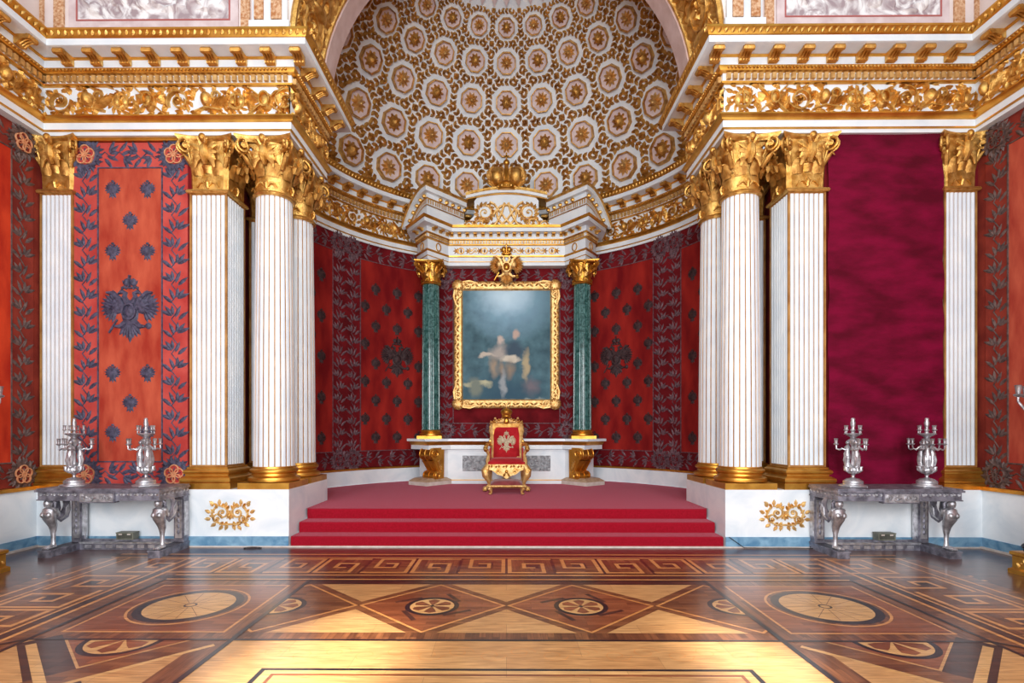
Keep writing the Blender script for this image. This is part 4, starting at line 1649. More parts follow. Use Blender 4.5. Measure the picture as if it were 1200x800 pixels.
ZP = 5.93
m = MB()
for pr in ([(-.35, ZP), (0, ZP), (0, ZP + .09), (.02, ZP + .1), (.02, ZP + .21)], [(0, ZP + .24), (0, ZP + .50)], [(.03, ZP + .53), (.03, ZP + .62)], [(.06, ZP + .64), (.06, ZP + .77), (.24, ZP + .775), (.25, ZP + .86)]):
    sweep(m, PP, 0, 7, pr, WHITE)
Pb(m, 'entablature')
m = MB()
for pr in ([(.0, ZP + .085), (.02, ZP + .09), (.02, ZP + .1)], [(.02, ZP + .2), (.05, ZP + .215), (.055, ZP + .24), (0, ZP + .245)], [(0, ZP + .495), (.05, ZP + .505), (.05, ZP + .53), (.03, ZP + .535)],
           [(.03, ZP + .615), (.075, ZP + .62), (.075, ZP + .645), (.06, ZP + .65)], [(.245, ZP + .855), (.27, ZP + .87), (.29, ZP + .92), (-.4, ZP + .93)]):
    sweep(m, PP, 0, 7, pr, GOLDP)
Pb(m, 'gilded_moulding')
dm, fm = MB(), MB()
mods = []
for i in range(1, 6):
    p, q_ = PP[i], PP[i + 1]
    L = sqrt((q_[0] - p[0]) ** 2 + (q_[1] - p[1]) ** 2)
    fn = fmap(p, q_)
    n = int(L / .07)
    for k in range(n):
        bx = MB()
        u = L * (k + .5) / n
        bx.box(u - .022, u + .022, ZP + .545, ZP + .605, .03, .065, GOLDL)
        dm.merge(bx, fn)
    Pb(dm, 'dentil_band')
    dm = MB()
    n = max(2, int(L / .19))
    for k in range(n):
        u = L * (k + .5) / n
        mods.append((fn(u, ZP + .775, .06), ((q_[1] - p[1]) / L, -(q_[0] - p[0]) / L)))
    if L > 1:
        for e in (-1, 1):
            for k, uu in enumerate((.26, .55, .84, 1.14)):
                x = L / 2 + e * uu
                if k % 2:
                    fm.ring(x, ZP + .37, .06, .085, .02, GOLD, 14, 1.0)
                    fm.leaf(x, ZP + .31, pi / 2, .12, .06, .02, GOLD)
                else:
                    fm.spiral(x - .06, ZP + .37, .08, 1.3, 0, e, .012, GOLD, .02)
                    fm.spiral(x + .06, ZP + .37, .08, 1.3, pi, e, .012, GOLD, .02)
                for t in range(6):
                    fm.leaf(x + .12 * e, ZP + .37, t * 1.05, .09, .04, .02, GOLD)
            fm.map(fn)
            Pb(fm, 'frieze_relief')
            fm = MB()
    else:
        fm.ring(L / 2, ZP + .37, .065, .085, .02, GOLD, 16, 1.25)
    if L < 1:
        fm.map(fn)
        Pb(fm, 'frieze_ring')
        fm = MB()
sm_ = make_modillion(GOLD, .55)
tmp = sm_.build('bracket')
SM_ME = tmp.data
bpy.data.objects.remove(tmp)
for pos, n in mods:
    o = bpy.data.objects.new('bracket', SM_ME)
    COL.objects.link(o)
    o.parent = port
    o.location = (pos[0], pos[1] - 13.28, pos[2] - 5.93)
    o.rotation_euler = (0, 0, atan2(n[1], n[0]) - pi / 2)
# pediment halves over the column blocks: the outer face climbs in a curve to the corner, the inner face runs back level
ZQ = ZP + .93
for s in (-1, 1):
    O_, C_, I_ = Vector((s * 2.55, 13.36)), Vector((s * 1.89, 12.56)), Vector((s * 1.08, 13.46))
    n = 12
    hts = [.05 + .68 * sin(pi / 2 * i / n) ** .85 for i in range(n + 1)]
    def face(off, h0, h1, mt, mb):
        """band between heights h0 and h1 below the rake, set outwards by off"""
        d1 = (O_ - C_).normalized()
        d2 = (I_ - C_).normalized()
        n1 = Vector((-d1.y, d1.x))
        n1 = n1 if n1.y < 0 else -n1
        n2 = Vector((-d2.y, d2.x))
        n2 = n2 if n2.y < 0 else -n2
        k = (n1 + n2) / (1 + n1.dot(n2))
        a = []
        b = []
        for i in range(n + 1):
            p = O_.lerp(C_, i / n) + (n1 if i < n else k) * off
            a.append((p.x, p.y, ZQ + max(0, hts[i] - h0)))
            b.append((p.x, p.y, ZQ + max(0, hts[i] - h1)))
        for i in range(1, 7):
            p = C_.lerp(I_, i / 6) + n2 * off
            a.append((p.x, p.y, ZQ + hts[-1] - h0))
            b.append((p.x, p.y, ZQ + hts[-1] - h1))
        return a, b
    m = MB()
    a, b = face(0, 0, .9, WHITE, m)
    m.loft([a, b], WHITE, False, False, False)
    a1, _ = face(-.5, 0, .1, WHITE, m)
    m.loft([a, a1], GOLDO, False, False, False)
    top0, top1 = face(.10, .0, .14, WHITE, m)
    in0, in1 = face(.0, .0, .14, WHITE, m)
    m.loft([in0, top0, top1, in1], WHITE, False, False, False)
    ped = Pb(m, 'pediment_wing', False)
    m = MB()
    t0, t1 = face(.13, -.03, .035, GOLDP, m)
    i0_, i1_ = face(.0, -.03, .035, GOLDP, m)
    m.loft([i0_, t0, t1, i1_], GOLD, False, False, False)
    t0, t1 = face(.03, .26, .285, GOLDP, m)
    i0_, i1_ = face(.0, .26, .285, GOLDP, m)
    m.loft([i0_, t0, t1, i1_], GOLDP, False, False, False)
    t0, t1 = face(.03, .30, .40, GOLDP, m)
    for (p0_, q0_), (p1_, q1_) in zip(list(zip(t0, t1))[2:], list(zip(t0, t1))[3:]):
        for f_ in (.15, .45, .75):
            A_ = [Vector(p0_).lerp(Vector(p1_), f_ + g_) for g_ in (0, .16)]
            B_ = [Vector(q0_).lerp(Vector(q1_), f_ + g_) for g_ in (0, .16)]
            m.add([tuple(A_[0]), tuple(A_[1]), tuple(B_[1]), tuple(B_[0])], [(0, 1, 2, 3)], GOLDL)
    t0, t1 = face(.02, .42, .445, GOLDP, m)
    m.loft([t0, t1], GOLDP, False, False, False)
    a_, b_ = face(.105, .02, .04, GOLDP, m)
    c_, d_ = face(.02, .20, .24, GOLDP, m)
    for i in list(range(3, 12, 2)) + list(range(14, 19)):
        m.ball(c_[i], (.06, .06, .05), GOLD, 6, 4)
    Pb(m, 'wing_moulding', True, ped)
# attic with monogram and curved hood
att = MB()
outl = [(-1.34, .0), (-1.30, .14), (-1.18, .20), (-1.02, .25), (-.90, .32), (-.82, .40), (-.81, .52), (-.81, .78)]
hood = [(-1.02 + 2.04 * i / 16, .80 + .24 * sin(pi * (.12 + .76 * i / 16))) for i in range(17)]
ol = outl + [(x * .79, z - .02) for x, z in hood[1:-1]] + [(-x, z) for x, z in reversed(outl)]
att.loft([[(x, 13.36, ZQ - .05 + z) for x, z in ol], [(x, 13.75, ZQ - .05 + z) for x, z in ol]], WHITE)
ao = Pb(att, 'attic_panel', False)
m = MB()
for d0, d1, y0, mt in ((.0, .06, 13.22, GOLD), (.055, .13, 13.26, WHITE), (.125, .15, 13.30, GOLDP)):
    up = [(x, z - d0) for x, z in hood]
    dn = [(x, z - d1) for x, z in hood]
    m.loft([[(x, 13.8, ZQ + z) for x, z in up], [(x, y0, ZQ + z) for x, z in up], [(x, y0, ZQ + z) for x, z in dn], [(x, 13.4, ZQ + z) for x, z in dn]], mt, False, False, False)
Pb(m, 'attic_hood', True)
m = MB()
r = random.Random(8)
for s in (-1, 1):
    # interlaced curves of the cipher
    m.cord([(s * .34 * cos(t) * (1 - t / 9) - s * .02, .40 + .25 * sin(t)) for t in [i * .35 for i in range(14)]], .032, GOLDL, .04 + .003 * s)
    m.cord([(s * .05, .70), (s * .12, .45), (s * .26, .18), (s * .36, .10)], .034, GOLDL, .052 + .003 * s)
    m.cord([(s * .42, .72), (s * .30, .66), (-s * .02, .24), (-s * .22, .08)], .03, GOLDL, .064 + .003 * s)
    for k, (uu, vv, rr) in enumerate(((.55, .46, .19), (.66, .18, .14), (.94, .14, .10), (1.14, .07, .07), (.30, .10, .09))):
        m.spiral(s * uu, vv, rr, 1.4, r.uniform(0, 6), s, .022, GOLDL, .035)
        for t in range(14):
            a = t * .45
            m.leaf(s * uu + rr * .8 * cos(a), vv + rr * .8 * sin(a), a + .8 * s, rr * .85, rr * .55, .03 + .003 * (t % 3), GOLD if t % 2 else GOLDL)
m.v = [(a, min(max(b, .01), .86), c) for a, b, c in m.v]
m.map(lambda u, v, w: (u, 13.355 - w, ZQ - .03 + v))
Pb(m, 'monogram_relief', True, None)

# crown on the attic
cr = empty('crown_ornament', (0, 13.42, ZQ + 1.08))
tag(cr, 'large gilded imperial crown on top of the white pediment', 'crown')
m = MB()
m.lathe([(.27, -.12), (.29, -.10), (.29, -.02), (.27, 0), (.28, .02), (.30, .04), (.28, .06), (.27, .07)], GOLDP, n=24)
for k in range(16):
    a = 2 * pi * k / 16
    m.ball((.30 * cos(a), .30 * sin(a), -.05), .028, GOLD, 6, 4)
m.build('band', cr)
for s in (-1, 1):
    m = MB()
    m.ball((s * .24, 0, .27), (.21, .27, .25), GOLD, 14, 10)
    for k in range(9):
        a = -1.2 + k * .3
        m.tube([(s * (.24 + .22 * sin(a)), -.10, .10), (s * (.24 + .26 * sin(a)), -.26 * cos(a) * .8, .28), (s * (.24 + .15 * sin(a)), -.15, .47)], [.02, .035, .012], GOLDO, 5)
    m.build('half_cap', cr)
m = MB()
m.tube([(0, -.29, .05), (0, -.33, .22), (0, -.24, .43), (0, 0, .56), (0, .24, .43), (0, .33, .22), (0, .29, .05)], [.05, .055, .055, .06, .055, .055, .05], GOLDP, 8)
m.build('arch_band', cr)
m = MB()
m.ball((0, 0, .64), .085, GOLDP, 12, 8)
m.box(-.018, .018, -.018, .018, .70, .9, GOLDP)
m.box(-.065, .065, -.018, .018, .79, .825, GOLDP)
m.build('orb', cr)
for s in (-1, 1):
    m = MB()
    for k in range(5):
        m.tube([(s * .3, -.05, .0 + .03 * k), (s * (.42 + .01 * k), -.1, .08 + .07 * k), (s * (.52 - .05 * k), -.06, .16 + .1 * k)], [.03, .05, .012], GOLDO, 6)
    m.build('leaf_spray', cr)

# framed painting
pic = empty('framed_painting', (0, YB - .04, 2.36))
tag(pic, 'large dark blue-green painting of pale figures in carved gilt frame', 'painting')
PT = bpy.data.materials.new('oil_paint')
PT.use_nodes = True
nt = PT.node_tree
bs = nt.nodes['Principled BSDF']
bs.inputs['Roughness'].default_value = .55
bs.inputs['Specular IOR Level'].default_value = .25
tc = nt.nodes.new('ShaderNodeTexCoord')
nz_ = nt.nodes.new('ShaderNodeTexNoise')
nz_.inputs['Scale'].default_value = 3.2
nz_.inputs['Detail'].default_value = 6
nt.links.new(tc.outputs['Object'], nz_.inputs['Vector'])
mixv = nt.nodes.new('ShaderNodeVectorMath')
mixv.operation = 'MULTIPLY_ADD'
mixv.inputs[1].default_value = (.34, .34, .34)
nt.links.new(nz_.outputs['Color'], mixv.inputs[0])
nt.links.new(tc.outputs['Object'], mixv.inputs[2])
cur_col = nt.nodes.new('ShaderNodeValToRGB')
cur_col.color_ramp.elements[0].position = .3
cur_col.color_ramp.elements[1].position = .72
cur_col.color_ramp.elements[0].color = S(42, 74, 86)
cur_col.color_ramp.elements[1].color = S(84, 122, 134)
nt.links.new(nz_.outputs['Fac'], cur_col.inputs[0])
last = cur_col.outputs[0]
# soft brush patches, the first two painting in varnish glare at the top: (x, z, rx, rz, colour, softness); object space of the canvas
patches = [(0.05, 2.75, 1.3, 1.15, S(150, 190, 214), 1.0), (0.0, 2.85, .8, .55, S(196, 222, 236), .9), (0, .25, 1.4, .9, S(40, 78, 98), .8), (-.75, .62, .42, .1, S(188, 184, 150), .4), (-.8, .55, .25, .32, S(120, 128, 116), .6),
           (-.14, 1.72, .13, .15, S(196, 178, 166), .5), (.24, 1.86, .12, .15, S(190, 164, 150), .5), (-.18, 1.42, .34, .26, S(170, 160, 152), .7), (.22, 1.46, .34, .30, S(52, 74, 92), .6),
           (-.50, 1.36, .28, .07, S(196, 182, 166), .5), (.10, 1.26, .36, .10, S(206, 196, 178), .6), (-.32, 1.02, .14, .36, S(160, 140, 118), .9), (-.12, .98, .12, .34, S(150, 130, 110), .9), (.10, .98, .16, .32, S(146, 126, 106), .9),
           (.50, 1.1, .10, .48, S(176, 160, 126), .6), (.62, .55, .3, .3, S(112, 104, 112), .8), (-.08, .62, .10, .42, S(150, 156, 160), .6), (.45, .2, .7, .07, S(140, 150, 146), .6)]
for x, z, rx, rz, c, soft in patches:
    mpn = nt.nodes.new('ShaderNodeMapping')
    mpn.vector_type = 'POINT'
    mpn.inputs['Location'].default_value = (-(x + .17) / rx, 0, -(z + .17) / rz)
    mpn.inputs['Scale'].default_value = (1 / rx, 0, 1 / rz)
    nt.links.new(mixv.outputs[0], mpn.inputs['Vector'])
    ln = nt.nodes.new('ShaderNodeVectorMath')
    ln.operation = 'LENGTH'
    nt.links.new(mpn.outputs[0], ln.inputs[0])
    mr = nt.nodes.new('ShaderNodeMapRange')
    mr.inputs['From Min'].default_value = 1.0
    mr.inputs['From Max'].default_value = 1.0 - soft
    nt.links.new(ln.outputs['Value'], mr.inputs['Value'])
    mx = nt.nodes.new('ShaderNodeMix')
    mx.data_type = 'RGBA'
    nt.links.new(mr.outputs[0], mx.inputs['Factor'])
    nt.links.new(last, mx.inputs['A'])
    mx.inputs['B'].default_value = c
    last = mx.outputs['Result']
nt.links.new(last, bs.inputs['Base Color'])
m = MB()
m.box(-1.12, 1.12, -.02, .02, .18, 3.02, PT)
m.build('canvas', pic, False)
FX, FZ = 1.34, 3.22


def frame_piece(mb, prof, mt):
    # prof: (inset from outer edge, height towards the viewer)
    rings = []
    for ins, h in prof:
        rings.append([(-FX + ins, -h, 0 + ins), (FX - ins, -h, ins), (FX - ins, -h, FZ - ins), (-FX + ins, -h, FZ - ins)])
    mb.loft(rings, mt, False, False)


m = MB()
frame_piece(m, [(0, -.02), (0, .05), (.02, .085), (.06, .10), (.11, .085), (.15, .06), (.19, .065), (.22, .04), (.24, .0)], GOLDL)
m.build('frame', pic)
for sd in range(4):
    m = MB()
    Lh = (FX if sd % 2 == 0 else FZ / 2) - .25
    n = int(2 * Lh / .11)
    for k in range(n):
        u = -Lh + 2 * Lh * (k + .5) / n
        q = MB()
        q.leaf(0, 0, .6 if k % 2 else -.6, .12, .06, .025, GOLDL)
        q.leaf(0, 0, 2.5 if k % 2 else -2.5, .10, .05, .02, GOLD)
        if sd == 0:
            m.merge(q, lambda a, b, c: (u + a, -.098 - c, .075 + b))
        elif sd == 2:
            m.merge(q, lambda a, b, c: (u + a, -.098 - c, FZ - .075 + b))
        elif sd == 1:
            m.merge(q, lambda a, b, c: (FX - .075 + b, -.098 - c, FZ / 2 + u + a))
        else:
            m.merge(q, lambda a, b, c: (-FX + .075 + b, -.098 - c, FZ / 2 + u + a))
    m.build('leaf_carving', pic)
for sx in (-1, 1):
    for sz in (0, 1):
        m = MB()
        q = MB()
        q.bump(0, 0, .15, .15, .05, GOLDL, 12)
        for k in range(9):
            a = 2 * pi * k / 9
            q.leaf(.05 * cos(a), .05 * sin(a), a, .115, .10, .07, GOLDL)
        q.spiral(.22, 0, .10, 1.3, 0, 1, .022, GOLDL, .05)
        q.spiral(0, .22, .10, 1.3, 1.5, -1, .022, GOLDL, .05)
        q.cord([(.12, -.08), (.3, -.1), (.5, -.05)], [.03, .04, .01], GOLDL, .05)
        q.cord([(-.08, .12), (-.1, .3), (-.05, .5)], [.03, .04, .01], GOLDL, .05)
        m.merge(q, lambda a, b, c: (-sx * (-FX + .11 + a) * -1 * -1, -.075 - c, (.11 + b) if sz == 0 else FZ - .11 - b))
        m.build('corner_cartouche', pic)

# gilded double-headed eagle over the frame
m = MB()
big_eagle(m, 0, 0, .92, GOLDL, GOLDP, .055)
for v in range(len(m.v)):
    pass
m.map(lambda u, v, w: (u, -w, v))
eg = m.build('gilded_eagle')
eg.location = (0, 13.2, 5.84)
tag(eg, 'gilded double-headed eagle emblem above the painting frame', 'emblem')
m = MB()
crown_relief(m, 0, .46, .30, GOLDP)
m.map(lambda u, v, w: (u, -w * 1.2, v))
m.build('crown', eg)
m = MB()
m.tube([(0, .0, -.4), (0, .1, .0), (0, .1, .3)], .03, GOLDP, 6)
m.build('mount', eg)

# ------------------------------------------------------------------ throne and footstool
THREAD = mat('pale_gold_thread', S(170, 150, 120), S(206, 190, 160), 30, rough=.6)
th = empty('throne', (0, 11.78, ZDAIS))
tag(th, 'gilded carved throne with red velvet back and eagle embroidery on dais', 'throne')
RV_ = mat('throne_velvet', S(150, 16, 26), S(176, 30, 38), 6, rough=.85, sheen=.3, sheen_tint=(1, .5, .5, 1))
m = MB()
n = 10
rows = []
for j in range(n + 1):
    y = -.36 + .70 * j / n
    row = []
    for i in range(n + 1):
        x = -.40 + .80 * i / n
        e = max(abs(i / n * 2 - 1), abs(j / n * 2 - 1))
        row.append((x, y, .62 + .085 * (1 - e ** 4) ** .5))
    rows.append(row)
m.loft(rows, RV_, False, False, False)
m.box(-.40, .40, -.36, .34, .56, .625, RV_)
m.build('seat', th, True, 60)
m = MB()
rows = []
for j in range(9):
    z = .68 + .75 * j / 8
    row = []
    for i in range(9):
        x = -.30 + .60 * i / 8
        e = max(abs(i / 4 - 1), abs(j / 4 - 1))
        row.append((x, .262 + .10 * (z - .7) - .045 * (1 - e ** 4) ** .5, z))
    rows.append(row)
m.loft(rows, RV_, False, False, False)
back = m.build('backrest', th, True, 60)
m = MB()
big_eagle(m, 0, 0, .47, THREAD, THREAD, .012)
m.map(lambda u, v, w: (u, .225 + .10 * (v + .32) - w, 1.03 + v))
m.build('eagle_embroidery', back)
bf = MB()
for s in (-1, 1):
    bf.tube([(s * .33, .30, .55), (s * .335, .30, .75), (s * .31, .33, 1.05), (s * .345, .36, 1.3), (s * .33, .38, 1.45)], [.05, .05, .045, .055, .05], GOLDL, 8)
    for k in range(10):
        z = .66 + k * .08
        bf.ball((s * (.36 + .015 * sin(k * 1.7)), .30 + .1 * (z - .7), z), (.035, .035, .05), GOLD if k % 2 else GOLDL, 6, 5)
bf.tube([(-.34, .38, 1.42), (-.2, .37, 1.50), (0, .37, 1.53), (.2, .37, 1.50), (.34, .38, 1.42)], [.055, .06, .075, .06, .055], GOLDL, 8)
bf.tube([(-.3, .29, .70), (.3, .29, .70)], .035, GOLDL, 6)
bf.box(-.31, .31, .31, .36, .68, 1.46, GOLDO)
for s in (-1, 1):
    for k in range(5):
        bf.tube([(s * (.06 + .06 * k), .34, 1.50 - .01 * k), (s * (.12 + .06 * k), .33, 1.57 - .015 * k), (s * (.16 + .055 * k), .34, 1.53 - .02 * k)], [.025, .035, .012], GOLD if k % 2 else GOLDL, 6)
    bf.ball((s * .26, .35, 1.58), .03, GOLDL, 8, 6)
bf.ball((0, .32, 1.52), (.075, .05, .075), GOLDP, 10, 8)
o = bf.build('back_frame', th)
m = MB()
m.lathe([(.10, 1.60), (.115, 1.62), (.10, 1.65), (.13, 1.70), (.135, 1.74), (.10, 1.79), (.04, 1.82), (.0, 1.83)], GOLDP, 0, .36, 16)
m.ball((0, .36, 1.845), .03, GOLDL, 8, 6)
m.box(-.008, .008, .352, .368, 1.86, 1.97, GOLDL)
m.box(-.032, .032, .352, .368, 1.91, 1.928, GOLDL)
m.build('crown_finial', th)
m = MB()
m.box(-.43, .43, -.385, .36, .47, .575, GOLDL)
for s in (-1, 0, 1):
    pass
ap = [(-.42, .48), (-.30, .44), (-.2, .36), (-.1, .33), (0, .26), (.1, .33), (.2, .36), (.3, .44), (.42, .48)]
m.loft([[(x, -.37, z) for x, z in ap] , [(x, -.37, .52) for x, z in ap]], GOLDL, False, False, False)
m.loft([[(x, -.40, z) for x, z in ap], [(x, -.40, .52) for x, z in ap]], GOLDL, False, False, False)
m.loft([[(x, -.37, z) for x, z in ap], [(x, -.40, z) for x, z in ap]], GOLDL, False, False, False)
q = MB()
for k in range(11):
    q.leaf(-.40 + .08 * k, .50, pi / 2 * (1 if k % 2 else .6), .07, .05, .02, GOLD)
for s in (-1, 1):
    q.spiral(s * .18, .43, .06, 1.3, 0, s, .014, GOLD, .025)
    q.leaf(s * .02, .40, -pi / 2 + s * .5, .12, .06, .025, GOLD)
q.bump(0, .42, .035, .04, .04, GOLDP, 8)
m.merge(q, lambda u, v, w: (u, -.40 - w, v))
m.build('seat_rail', th)
for s in (-1, 1):
    for f, y in ((1, -.33), (0, .30)):
        m = MB()
        if f:
            m.tube([(s * .40, y, .54), (s * .46, y - .06, .44), (s * .45, y - .07, .34), (s * .38, y - .03, .22), (s * .37, y - .02, .13), (s * .42, y - .06, .07), (s * .46, y - .10, .045)],
                   [.07, .085, .075, .05, .04, .05, .03], GOLDL, 9)
            m.ball((s * .455, y - .10, .055), (.06, .06, .055), GOLDL, 10, 7)
            for k in range(3):
                m.ball((s * (.43 + .03 * k), y - .155, .03), (.018, .03, .022), GOLD, 6, 4)
            m.spiral = None
            m.tube([(s * .45 + .05 * cos(t) * (1 - t / 9), y - .14, .43 + .06 * sin(t) * (1 - t / 9)) for t in [i * .5 for i in range(14)]], .012, GOLD, 5)
        else:
            m.tube([(s * .36, y, .54), (s * .37, y, .3), (s * .38, y + .04, .12), (s * .40, y + .06, .03)], [.055, .045, .04, .045], GOLDL, 8)
            m.ball((s * .40, y + .06, .035), (.05, .05, .035), GOLDL, 8, 6)
        m.build('leg', th)
    m = MB()
    m.tube([(s * .36, .30, .98), (s * .42, .1, 1.0), (s * .45, -.12, .97), (s * .455, -.24, .92), (s * .45, -.28, .85)], [.035, .04, .045, .055, .03], GOLD, 8)
    m.tube([(s * .44, -.24, .90), (s * .39, -.20, .78), (s * .41, -.26, .64), (s * .40, -.30, .56)], [.04, .035, .045, .05], GOLDL, 8)
    m.ball((s * .455, -.27, .90), (.05, .06, .055), GOLD, 8, 6)
    m.box(*sorted((s * .37, s * .345)), -.2, .28, .62, .92, RV_)
    m.build('armrest', th)
m = MB()
m.tube([(-.37, -.02, .17), (-.15, -.1, .2), (0, -.12, .24), (.15, -.1, .2), (.37, -.02, .17)], [.025, .03, .05, .03, .025], GOLDL, 6)
m.tube([(-.36, .3, .16), (.36, .3, .16)], .025, GOLDL, 6)
m.build('stretcher', th)

st = empty('footstool', (0, 10.98, ZDAIS))
tag(st, 'low gilded footstool with red cushion in front of the throne', 'footstool')
m = MB()
rows = []
for j in range(7):
    row = []
    for i in range(9):
        x, y = -.33 + .66 * i / 8, -.20 + .42 * j / 6
        e = max(abs(i / 4 - 1), abs(j / 3 - 1))
        row.append((x, y, .185 + .07 * (1 - e ** 4) ** .5 + .05 * (j / 6)))
    rows.append(row)
m.loft(rows, mat('stool_velvet', S(116, 44, 46), S(140, 60, 60), 8, rough=.9, sheen=.3), False, False, False)
m.build('cushion', st, True, 60)
m = MB()
m.box(-.35, .35, -.225, .22, .14, .19, GOLDL)
m.tube([(-.36, -.225, .165), (.36, -.225, .165)], .028, GOLDL, 8)
q = MB()
for k in range(12):
    q.leaf(-.33 + .058 * k, .165, 0, .06, .03, .015, GOLD)
m.merge(q, lambda u, v, w: (u, -.25 - w, v))
m.build('frame', st)
for sx in (-1, 1):
    for sy in (-1, 1):
        m = MB()
        m.tube([(sx * .32, sy * .19, .16), (sx * .345, sy * .2, .11), (sx * .31, sy * .19, .05), (sx * .33, sy * .21, .015)], [.04, .04, .025, .03], GOLDL, 8)
        m.ball((sx * .33, sy * .215, .022), (.04, .04, .022), GOLDL, 8, 5)
        m.build('leg', st)

# ------------------------------------------------------------------ gilded ornaments on the plinths
for s, side in ((-1, 'left'), (1, 'right')):
    m = MB()
    r = random.Random(4)
    for e in (-1, 1):
        m.spiral(e * .12, .03, .10, 1.4, pi / 2, e, .017, GOLDL, .03)
        m.spiral(e * .20, -.06, .08, 1.3, 0, -e, .015, GOLDL, .03)
        m.cord([(0, -.15), (e * .12, -.15), (e * .24, -.10), (e * .28, .02), (e * .22, .12)], .016, GOLDL, .03)
        m.cord([(0, .02), (e * .08, .12), (e * .18, .14)], .014, GOLDL, .028)
        for k, (a, b, an) in enumerate(((.26, .12, .9), (.30, .03, .2), (.30, -.06, -.3), (.22, -.13, -.8), (.12, -.16, -1.2), (.16, .14, 1.3), (.24, .15, .4), (.05, -.15, -1.5), (.07, .1, 1.5))):
            m.leaf(e * a, b, an if e > 0 else pi - an, .10, .07, .035, GOLDL, .2 * e)
            m.leaf(e * a * .8, b * .7, (an + .6) if e > 0 else pi - an - .6, .09, .055, .035, GOLD)
    for k in range(8):
        m.leaf(0, -.01, k * pi / 4, .08, .05, .04, GOLDL)
    m.bump(0, -.01, .03, .03, .05, GOLD, 8)
    m.map(lambda u, v, w: (u, -w, v))
    o = m.build('floral_ornament')
    o.location = (s * 4.27, YF - .001, .50)
    tag(o, 'gilded leafy ornament on the white plinth %s of the dais' % side, 'ornament', 'gilded plinth ornaments')


